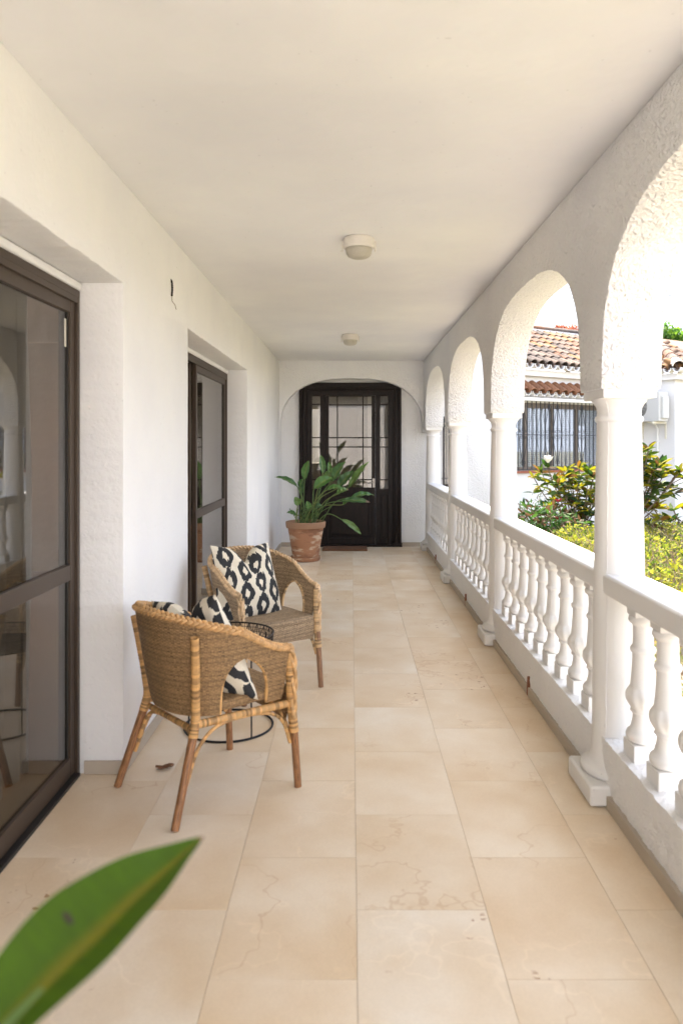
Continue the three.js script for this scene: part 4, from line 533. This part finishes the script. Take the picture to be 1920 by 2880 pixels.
/* air conditioner on the wing wall */
{
  const o = thing('air_conditioner', 'white outdoor air conditioner unit on brackets under the tiled eaves', 'air conditioner'); const hm = new THREE.Matrix4().makeRotationY(33 * Math.PI / 180).setPosition(3.12, 0, -14.3); o.applyMatrix4(hm.multiply(new THREE.Matrix4().makeRotationY(-Math.PI / 2).setPosition(HC, 1.9, 0.58)));
  const acM = std([0.52, 0.52, 0.5], 0.5), W = 0.39;                 // local x runs along the wall, z away from it
  part('casing', rbox(-W, W, 0, 0.6, 0.1, 0.41, 0.015, 3), acM, o); part('service_cover', rbox(W - 0.002, W + 0.05, 0.06, 0.5, 0.14, 0.34, 0.012, 2), acM, o);
  part('fan_recess', merge([at(new THREE.CylinderGeometry(0.235, 0.235, 0.006, 40), -0.12, 0.3, 0.413, 0, Math.PI / 2)]), std([0.12, 0.115, 0.105], 0.8), o);
  const rings = []; for (let k = 1; k <= 8; k++) rings.push(at(new THREE.TorusGeometry(0.028 * k, 0.003, 4, 40), -0.12, 0.3, 0.419)); for (let k = 0; k < 6; k++) { const a = k / 6 * Math.PI * 2; rings.push(rod(V3(-0.12, 0.3, 0.42), V3(-0.12 + Math.cos(a) * 0.232, 0.3 + Math.sin(a) * 0.232, 0.42), 0.0035, 0.0035, 4)); } part('fan_guard', merge(rings), std([0.5, 0.49, 0.46], 0.5), o);
  const cv = document.createElement('canvas'); cv.width = 256; cv.height = 64; const c2 = cv.getContext('2d'); c2.fillStyle = '#bfbfbc'; c2.fillRect(0, 0, 256, 64); c2.fillStyle = '#c8102e'; c2.font = 'bold 50px sans-serif'; c2.textAlign = 'center'; c2.textBaseline = 'middle'; c2.fillText('TOSHIBA', 128, 34); const tx = new THREE.CanvasTexture(cv); tx.colorSpace = THREE.SRGBColorSpace;
  const lg = part('lettering', new THREE.PlaneGeometry(0.19, 0.045), std(0xffffff, 0.5, { map: tx }), o); lg.position.set(0.235, 0.548, 0.4125); part('rating_label', rbox(0.2, 0.34, 0.45, 0.49, 0.408, 0.4125, 0.0005), std([0.3, 0.36, 0.44], 0.5), o);
  for (const x of [-0.27, 0.27]) part('bracket', merge([rbox(x - 0.018, x + 0.018, -0.045, -0.002, 0.004, 0.46, 0.003), rbox(x - 0.016, x + 0.016, -0.35, -0.046, 0.004, 0.03, 0.003)]), std([0.66, 0.63, 0.52], 0.5), o);
  const p = thing('conduit', 'thin white pipe running down the wall below the air conditioner', 'pipe'); p.position.copy(o.position); p.quaternion.copy(o.quaternion); const pw = std([0.78, 0.78, 0.75], 0.5); part('pipe', new THREE.TubeGeometry(curve([V3(-0.02, -0.01, 0.2), V3(0.06, -0.03, 0.12), V3(0.09, -0.12, 0.04), V3(0.09, -0.3, 0.03), V3(0.09, -1.9, 0.03)]), 40, 0.02, 8), pw, p);
  for (const y of [-0.4, -1.2]) part('clip', rbox(0.062, 0.118, y - 0.012, y + 0.012, 0.001, 0.054, 0.003), pw, p);
}

/* ---------- planting ---------- */
const leafM = (rough = 0.55, tr = 0.45) => phys(0xffffff, rough, { vertexColors: true, transmission: tr, thickness: 0, specularIntensity: 0.25, side: THREE.DoubleSide });
const bigLeafM = leafM(0.78, 0.55), smallLeafM = leafM(0.9, 0.6);
function ovate(L, w, c0, c1, fold = 0.3, bend = 0.15, N = 5) { const pos = [], col = [], idx = [], uv = []; for (let i = 0; i <= N; i++) { const t = i / N, h = w * 0.5 * Math.pow(Math.sin(Math.PI * clamp(Math.pow(t, 0.85) * 0.98 + 0.01)), 0.8), y = bend * L * t * t; for (const k of [-1, 0, 1]) { pos.push(k * h * Math.cos(fold), y * -1 + Math.abs(k) * h * Math.sin(fold), t * L); const q = k ? 1 : 1.25; col.push(mix(c0[0], c1[0], t) * q, mix(c0[1], c1[1], t) * q, mix(c0[2], c1[2], t) * q); uv.push(k, t); } } for (let i = 0; i < N; i++) for (let k = 0; k < 2; k++) { const a = i * 3 + k, b = a + 3; idx.push(a, b, a + 1, b, b + 1, a + 1); } const g = new THREE.BufferGeometry(); g.setAttribute('position', new THREE.Float32BufferAttribute(pos, 3)); g.setAttribute('color', new THREE.Float32BufferAttribute(col, 3)); g.setAttribute('uv', new THREE.Float32BufferAttribute(uv, 2)); g.setIndex(idx); g.computeVertexNormals(); return g; }
const magLeaves = [[[0.05, 0.13, 0.02], [0.06, 0.15, 0.02]], [[0.09, 0.18, 0.015], [0.12, 0.2, 0.015]], [[0.44, 0.44, 0.02], [0.48, 0.46, 0.02]], [[0.035, 0.09, 0.02], [0.04, 0.1, 0.02]], [[0.34, 0.18, 0.03], [0.36, 0.19, 0.03]], [[0.16, 0.085, 0.03], [0.2, 0.1, 0.03]], [[0.56, 0.48, 0.03], [0.5, 0.42, 0.02]]].map((p) => p.map((c) => c.map((x) => x * 0.5))).map(([a, b], i) => ovate(0.135 + 0.01 * (i % 3), 0.052 + 0.004 * (i % 2), a, b, 0.28, 0.08 + 0.05 * (i % 3)));
const bark = std([0.16, 0.12, 0.085], 0.95);
function quatTo(dir, roll) { const q = new THREE.Quaternion().setFromUnitVectors(V3(0, 0, 1), dir.clone().normalize()); return q.multiply(new THREE.Quaternion().setFromAxisAngle(V3(0, 0, 1), roll)); }
function flower(o, p, s) { const L = [], pet = ovate(0.085 * s, 0.06 * s, [0.82, 0.8, 0.72], [0.85, 0.84, 0.78], 0.5, -0.35, 5); for (let k = 0; k < 8; k++) { const a = k / 8 * 6.283, el = k % 2 ? 0.55 : 0.95; L.push(pet.clone().applyQuaternion(quatTo(V3(Math.cos(a) * Math.cos(el), Math.sin(el), Math.sin(a) * Math.cos(el)), 0)).translate(p.x, p.y, p.z)); } part('blossom', merge(L), std(0xffffff, 0.7, { vertexColors: true, side: THREE.DoubleSide }), o); }
/* magnolia: limbs from one foot, rosettes of broad leaves at the twig ends */
function magnolia(label, foot, tips, per, yellow, flowers, fork) {
  const o = thing('magnolia_bush', label, 'bush', 'magnolia bushes in the garden'); o.position.copy(foot); const wood = [], rest = []; let n = 0;
  tips.forEach(([x, y, z], ti) => {
    const t = V3(x, y, z), m = fork ? fork.clone().add(V3(jit(0.015), jit(0.06), jit(0.015))) : V3(x * 0.45 + jit(0.06), y * 0.55, z * 0.45 + jit(0.06)); wood.push(tube([fork ? V3(0, -0.25, 0) : V3(jit(0.05), -0.25, jit(0.05)), m, V3(mix(m.x, x, 0.6), mix(m.y, y, 0.55), mix(m.z, z, 0.6)), t], 0.005 + 0.004 * rnd(), 12, 5));
    for (let r = 0; r < 3; r++) { const c = r ? t.clone().add(V3(jit(0.1), -0.09 * r + jit(0.04), jit(0.1))) : t; if (r) wood.push(tube([t.clone().lerp(m, 0.25), c], 0.005, 3, 4)); const K = r ? per - 2 : per + 1;
      for (let k = 0; k < K; k++) { const a = k / K * 6.283 + rnd() * 1.2, el = r ? rr(-0.3, 0.55) : rr(0.05, 1.0), dir = V3(Math.cos(a) * Math.cos(el), Math.sin(el), Math.sin(a) * Math.cos(el)), q = quatTo(dir, jit(0.9)), s = rr(0.75, 1.25), hi = y > 0.6 ? yellow : yellow * 0.25; const gi = rnd() < hi ? [2, 1, 6, 1, 2][Math.floor(rnd() * 5)] : [0, 3, 4, 1, 5, 0, 3][Math.floor(rnd() * 7)];  // more yellow near the top paints in the glow of backlit leaves
        if (n < 240 && r < 2) { const l = part('leaf', magLeaves[gi], bigLeafM, o); l.position.copy(c); l.quaternion.copy(q); l.scale.setScalar(s); n++; } else rest.push(magLeaves[gi].clone().applyMatrix4(new THREE.Matrix4().compose(c, q, V3(s, s, s)))); } }
  });
  part('branches', merge(wood.map(flat)), bark, o); if (rest.length) { const f = part('foliage', merge(rest), bigLeafM, o); f.userData.kind = 'stuff'; }
  for (const [x, y, z, s] of flowers) flower(o, V3(x, y, z), s); return o;
}
{ const t = []; for (const [x, y] of [[-0.44, 1.04], [-0.29, 0.95], [-0.15, 1.07], [0, 1.12], [0.12, 1.07], [0.25, 1.04], [-0.1, 0.9], [0.1, 0.85], [0.2, 0.7], [-0.24, 0.72], [-0.05, 0.62], [0.15, 0.5], [0.3, 0.8], [-0.34, 0.55], [0, 0.4], [-0.15, 0.46], [0.35, 0.95], [-0.2, 0.85]]) t.push([x, y, jit(0.2)], [x + jit(0.09), y - 0.06 + jit(0.06), jit(0.35)]); t.push([-0.42, 1.12, 0.1]);
  magnolia('broad magnolia bush with a white blossom below the barred window', V(3.1, 0, 10.4), t, 7, 0.6, [[-0.42, 1.19, 0.12, 1.25]]); }
{ const t = []; for (const [x, y] of [[0.33, 1.38], [0.39, 1.29], [0.46, 1.2], [0.35, 1.13], [0.45, 1.08], [0.54, 1.2], [0.65, 1.15], [0.48, 1.06], [0.33, 0.98], [0.61, 1.1], [0.41, 0.81], [0.35, 0.71], [0.43, 0.75], [0.27, 1.25], [0.3, 1.1], [0.2, 1.0], [0.22, 1.34]]) t.push([x, y, jit(0.18)]);
  magnolia('tall leafy magnolia branch against the air conditioner wall', V(2.83, 0, 8.1), t, 8, 0.6, [], V3(0.14, 0.5, 0)); }
{ const t = []; for (let k = 0; k < 9; k++) t.push([rr(-0.4, 0.5), rr(0.5, 0.72), rr(-0.3, 0.3)]); magnolia('low magnolia sprawling at the right edge beside the yellow hedge', V(3.75, 0, 8.3), t, 6, 0.5, [[0.05, 0.6, 0.3, 1.1], [-0.15, 0.45, 0.35, 1.0]]); }
/* shrub with crimson flowers */
{
  const o = thing('flowering_shrub', 'dark green shrub with crimson flowers at the foot of the far house', 'shrub'); o.position.copy(V(2.42, 0, 9.7)); const lf = [[[0.03, 0.08, 0.02], [0.035, 0.09, 0.02]], [[0.05, 0.12, 0.02], [0.06, 0.14, 0.02]], [[0.09, 0.05, 0.025], [0.1, 0.06, 0.03]]].map(([a, b]) => ovate(0.11, 0.036, a, b, 0.25, 0.2)), L = [], W = [];
  for (let k = 0; k < 1700; k++) { const a = rnd() * 6.283, r = Math.sqrt(rnd()) * 0.55, y = -0.2 + rr(0, 1) * (0.98 - r * 0.55), q = quatTo(V3(jit(1), rr(-0.2, 0.9), jit(1)), jit(1)); L.push(lf[Math.floor(rnd() * 3)].clone().applyMatrix4(new THREE.Matrix4().compose(V3(Math.cos(a) * r, y, Math.sin(a) * r), q, V3(1, 1, 1).multiplyScalar(rr(0.7, 1.2))))); } for (let k = 0; k < 14; k++) W.push(tube([V3(jit(0.1), -0.22, jit(0.1)), V3(jit(0.3), 0.3, jit(0.3)), V3(jit(0.45), rr(0.4, 0.75), jit(0.4))], 0.006, 8, 4));
  const f = part('foliage', merge(L), bigLeafM, o); f.userData.kind = 'stuff'; part('branches', merge(W), bark, o);
  const red = std([0.42, 0.012, 0.06], 0.6, { side: THREE.DoubleSide }); for (const [x, y, z] of [[0.17, 0.72, 0.25], [0.16, 0.5, 0.3], [-0.18, 0.26, 0.4], [0.18, -0.02, 0.5], [-0.3, 0.06, 0.4], [0.3, -0.1, 0.5], [0.02, 0.1, 0.45]]) { const P = []; const pt = ovate(0.065, 0.045, [1, 1, 1], [1, 1, 1], 0.3, -0.2, 4); for (let k = 0; k < 5; k++) { const a = k / 5 * 6.283; P.push(pt.clone().applyQuaternion(quatTo(V3(Math.cos(a), 0.5, Math.sin(a)), 0)).translate(x, y, z)); } part('blossom', merge(P), red, o); }
}
/* fine-leaved yellow-green hedge */
function mound(name, label, cat, foot, rx, rz, h, N, leafSet, size, matl, twigs, shape = 0.35) {
  const o = thing(name, label, cat); o.position.copy(foot); const L = [], W = []; const hh = (x, z) => h * Math.pow(Math.max(0, 1 - Math.pow(Math.abs(x), 4) - Math.pow(Math.abs(z), 4)), shape) * (0.86 + 0.28 * vn(x * 4 + 10, z * 5 + 10, 512, 5));
  const lp = [], lc = [], ln = []; for (let k = 0; k < N; k++) { const x = jit(1), z = jit(1), top_ = hh(x, z); if (top_ < 0.05) continue; const gap = vn(x * 7 + 30, z * 9 + 30, 512, 8); const y = top_ * (1 - Math.pow(rnd(), 1.5) * (gap > 0.5 ? 0.9 : 0.55)); if (gap > 0.5 && rnd() < 0.5) continue; const g = leafSet[Math.floor(rnd() * leafSet.length)].clone(), s = size * rr(0.6, 1.4); g.applyMatrix4(new THREE.Matrix4().compose(V3(x * rx, y - 0.2, z * rz), quatTo(V3(jit(1), rr(-0.1, 1), jit(1)), jit(1.5)), V3(s, s, s))); L.push(g); }
  for (let k = 0; k < twigs; k++) { const x = jit(0.95), z = jit(0.95), t = hh(x, z); if (t < 0.1) continue; const p = V3(x * rx, t - 0.2, z * rz); W.push(tube([V3(p.x + jit(0.2), -0.2 + t * 0.25, p.z + jit(0.2)), V3(p.x + jit(0.1), -0.2 + t * 0.7, p.z + jit(0.1)), p.clone().add(V3(jit(0.2), rr(-0.02, 0.05), jit(0.2)))], rr(0.0016, 0.004), 5, 3)); }
  const f = part('foliage', merge(L), matl, o); f.userData.kind = 'stuff'; const w = part('twigs', merge(W), std([0.2, 0.15, 0.1], 0.95), o); w.userData.kind = 'stuff'; return o;
}
const fineLeaf = [[0.4, 0.42, 0.03], [0.5, 0.48, 0.05], [0.24, 0.32, 0.03], [0.11, 0.18, 0.025], [0.33, 0.34, 0.05], [0.07, 0.11, 0.02]].map((c) => c.map((x) => x * 0.62)).map((c) => ovate(0.05, 0.019, c, c, 0.2, 0.15, 2));
mound('hedge', 'low fine-leaved yellow-green hedge filling the garden beyond the balustrade', 'hedge', V(3.35, 0, 6.6), 1.45, 2.9, 0.78, 42000, fineLeaf, 0.9, smallLeafM, 1300);
/* green growth close outside, glimpsed between the balusters */
{ const g = [[0.06, 0.14, 0.02], [0.1, 0.2, 0.02], [0.2, 0.26, 0.02]].map((c) => ovate(0.09, 0.035, c, c, 0.25, 0.2, 4)); mound('border_plants', 'leafy border plants behind the nearest balusters', 'plants', V(2.05, 0, 3.0), 0.35, 1.1, 0.55, 1500, g, 1, bigLeafM, 40); }
/* wispy climber shoot on the far wall */
{ const o = thing('climber_shoot', 'thin climbing shoot arching over the white wall below the window', 'vine'); o.position.copy(V(2.75, 0.55, 10.2)); const pts = [V3(0.2, 0.55, 0), V3(-0.02, 0.42, 0), V3(-0.17, 0.25, 0), V3(-0.24, 0.02, 0), V3(-0.26, -0.2, 0)], c = curve(pts), L = []; part('stem', new THREE.TubeGeometry(c, 24, 0.0035, 4), bark, o); for (let k = 0; k < 60; k++) { const p = c.getPoint(k / 60); L.push(fineLeaf[3].clone().applyMatrix4(new THREE.Matrix4().compose(p.add(V3(jit(0.02), jit(0.02), jit(0.02))), quatTo(V3(jit(1), jit(1), jit(1)), 0), V3(0.8, 0.8, 0.8)))); } const f = part('foliage', merge(L), smallLeafM, o); f.userData.kind = 'stuff'; }
/* trees behind the roofs */
function tree(name, label, foot, H, R, leafSet, N, squash = 0.8) {
  const o = thing(name, label, 'tree'); o.position.copy(foot); part('trunk', uvBox(rod(V3(0, -0.25, 0), V3(0.05, H - R * 0.5, 0), 0.14, 0.06, 8)), bark, o); const L = [], cl = []; for (let k = 0; k < 16; k++) { const d = V3(jit(1), jit(0.8), jit(1)).normalize().multiplyScalar(R * rr(0.35, 0.85)); cl.push([d, R * rr(0.25, 0.5)]); } for (let k = 0; k < N; k++) { const [c, r] = cl[k % 16], d = V3(jit(1), jit(1), jit(1)).normalize().multiplyScalar(r * Math.pow(rnd(), 0.4)); const s = rr(0.7, 1.4); L.push(leafSet[Math.floor(rnd() * leafSet.length)].clone().applyMatrix4(new THREE.Matrix4().compose(V3(c.x + d.x, H + (c.y + d.y) * squash, c.z + d.z), quatTo(V3(jit(1), jit(1), jit(1)), jit(1)), V3(s, s, s)))); }
  const f = part('crown', merge(L), smallLeafM, o); const B = []; for (const [c] of cl.slice(0, 8)) B.push(tube([V3(0.03, H - R * 0.9, 0), V3(c.x * 0.5, H + c.y * 0.3, c.z * 0.5), V3(c.x, H + c.y * squash, c.z)], 0.025, 6, 5)); part('limbs', merge(B), bark, o);
}
const grn = [[0.09, 0.2, 0.03], [0.16, 0.28, 0.03], [0.05, 0.12, 0.02]].map((c) => ovate(0.13, 0.06, c, c, 0.2, 0.2, 2)), rust = [[0.3, 0.09, 0.05], [0.38, 0.14, 0.08], [0.2, 0.07, 0.05]].map((c) => ovate(0.12, 0.035, c, c, 0.2, 0.2, 2));
tree('tree', 'bright green treetop showing above the tiled roof at the right edge', V(10.6, 0, 24.5), 4.6, 1.0, grn, 5200);
tree('red_leaved_tree', 'rust red treetop showing above the ridge tiles of the house', V(5.75, 0, 20.2), 4.35, 0.48, rust, 2600);
{ const o = top('overhead_wire', tube([V(4.27, 4.42, 16), V(4.55, 4.51, 16), V(5.2, 4.62, 16), V(9, 4.7, 17)], 0.012, 40, 5), black, 'thin dark wire curving across the sky above the roof', 'wire'); }

scene.traverse((o) => { if (o.isMesh) { o.castShadow = o.receiveShadow = true; } });
renderer.render(scene, camera);
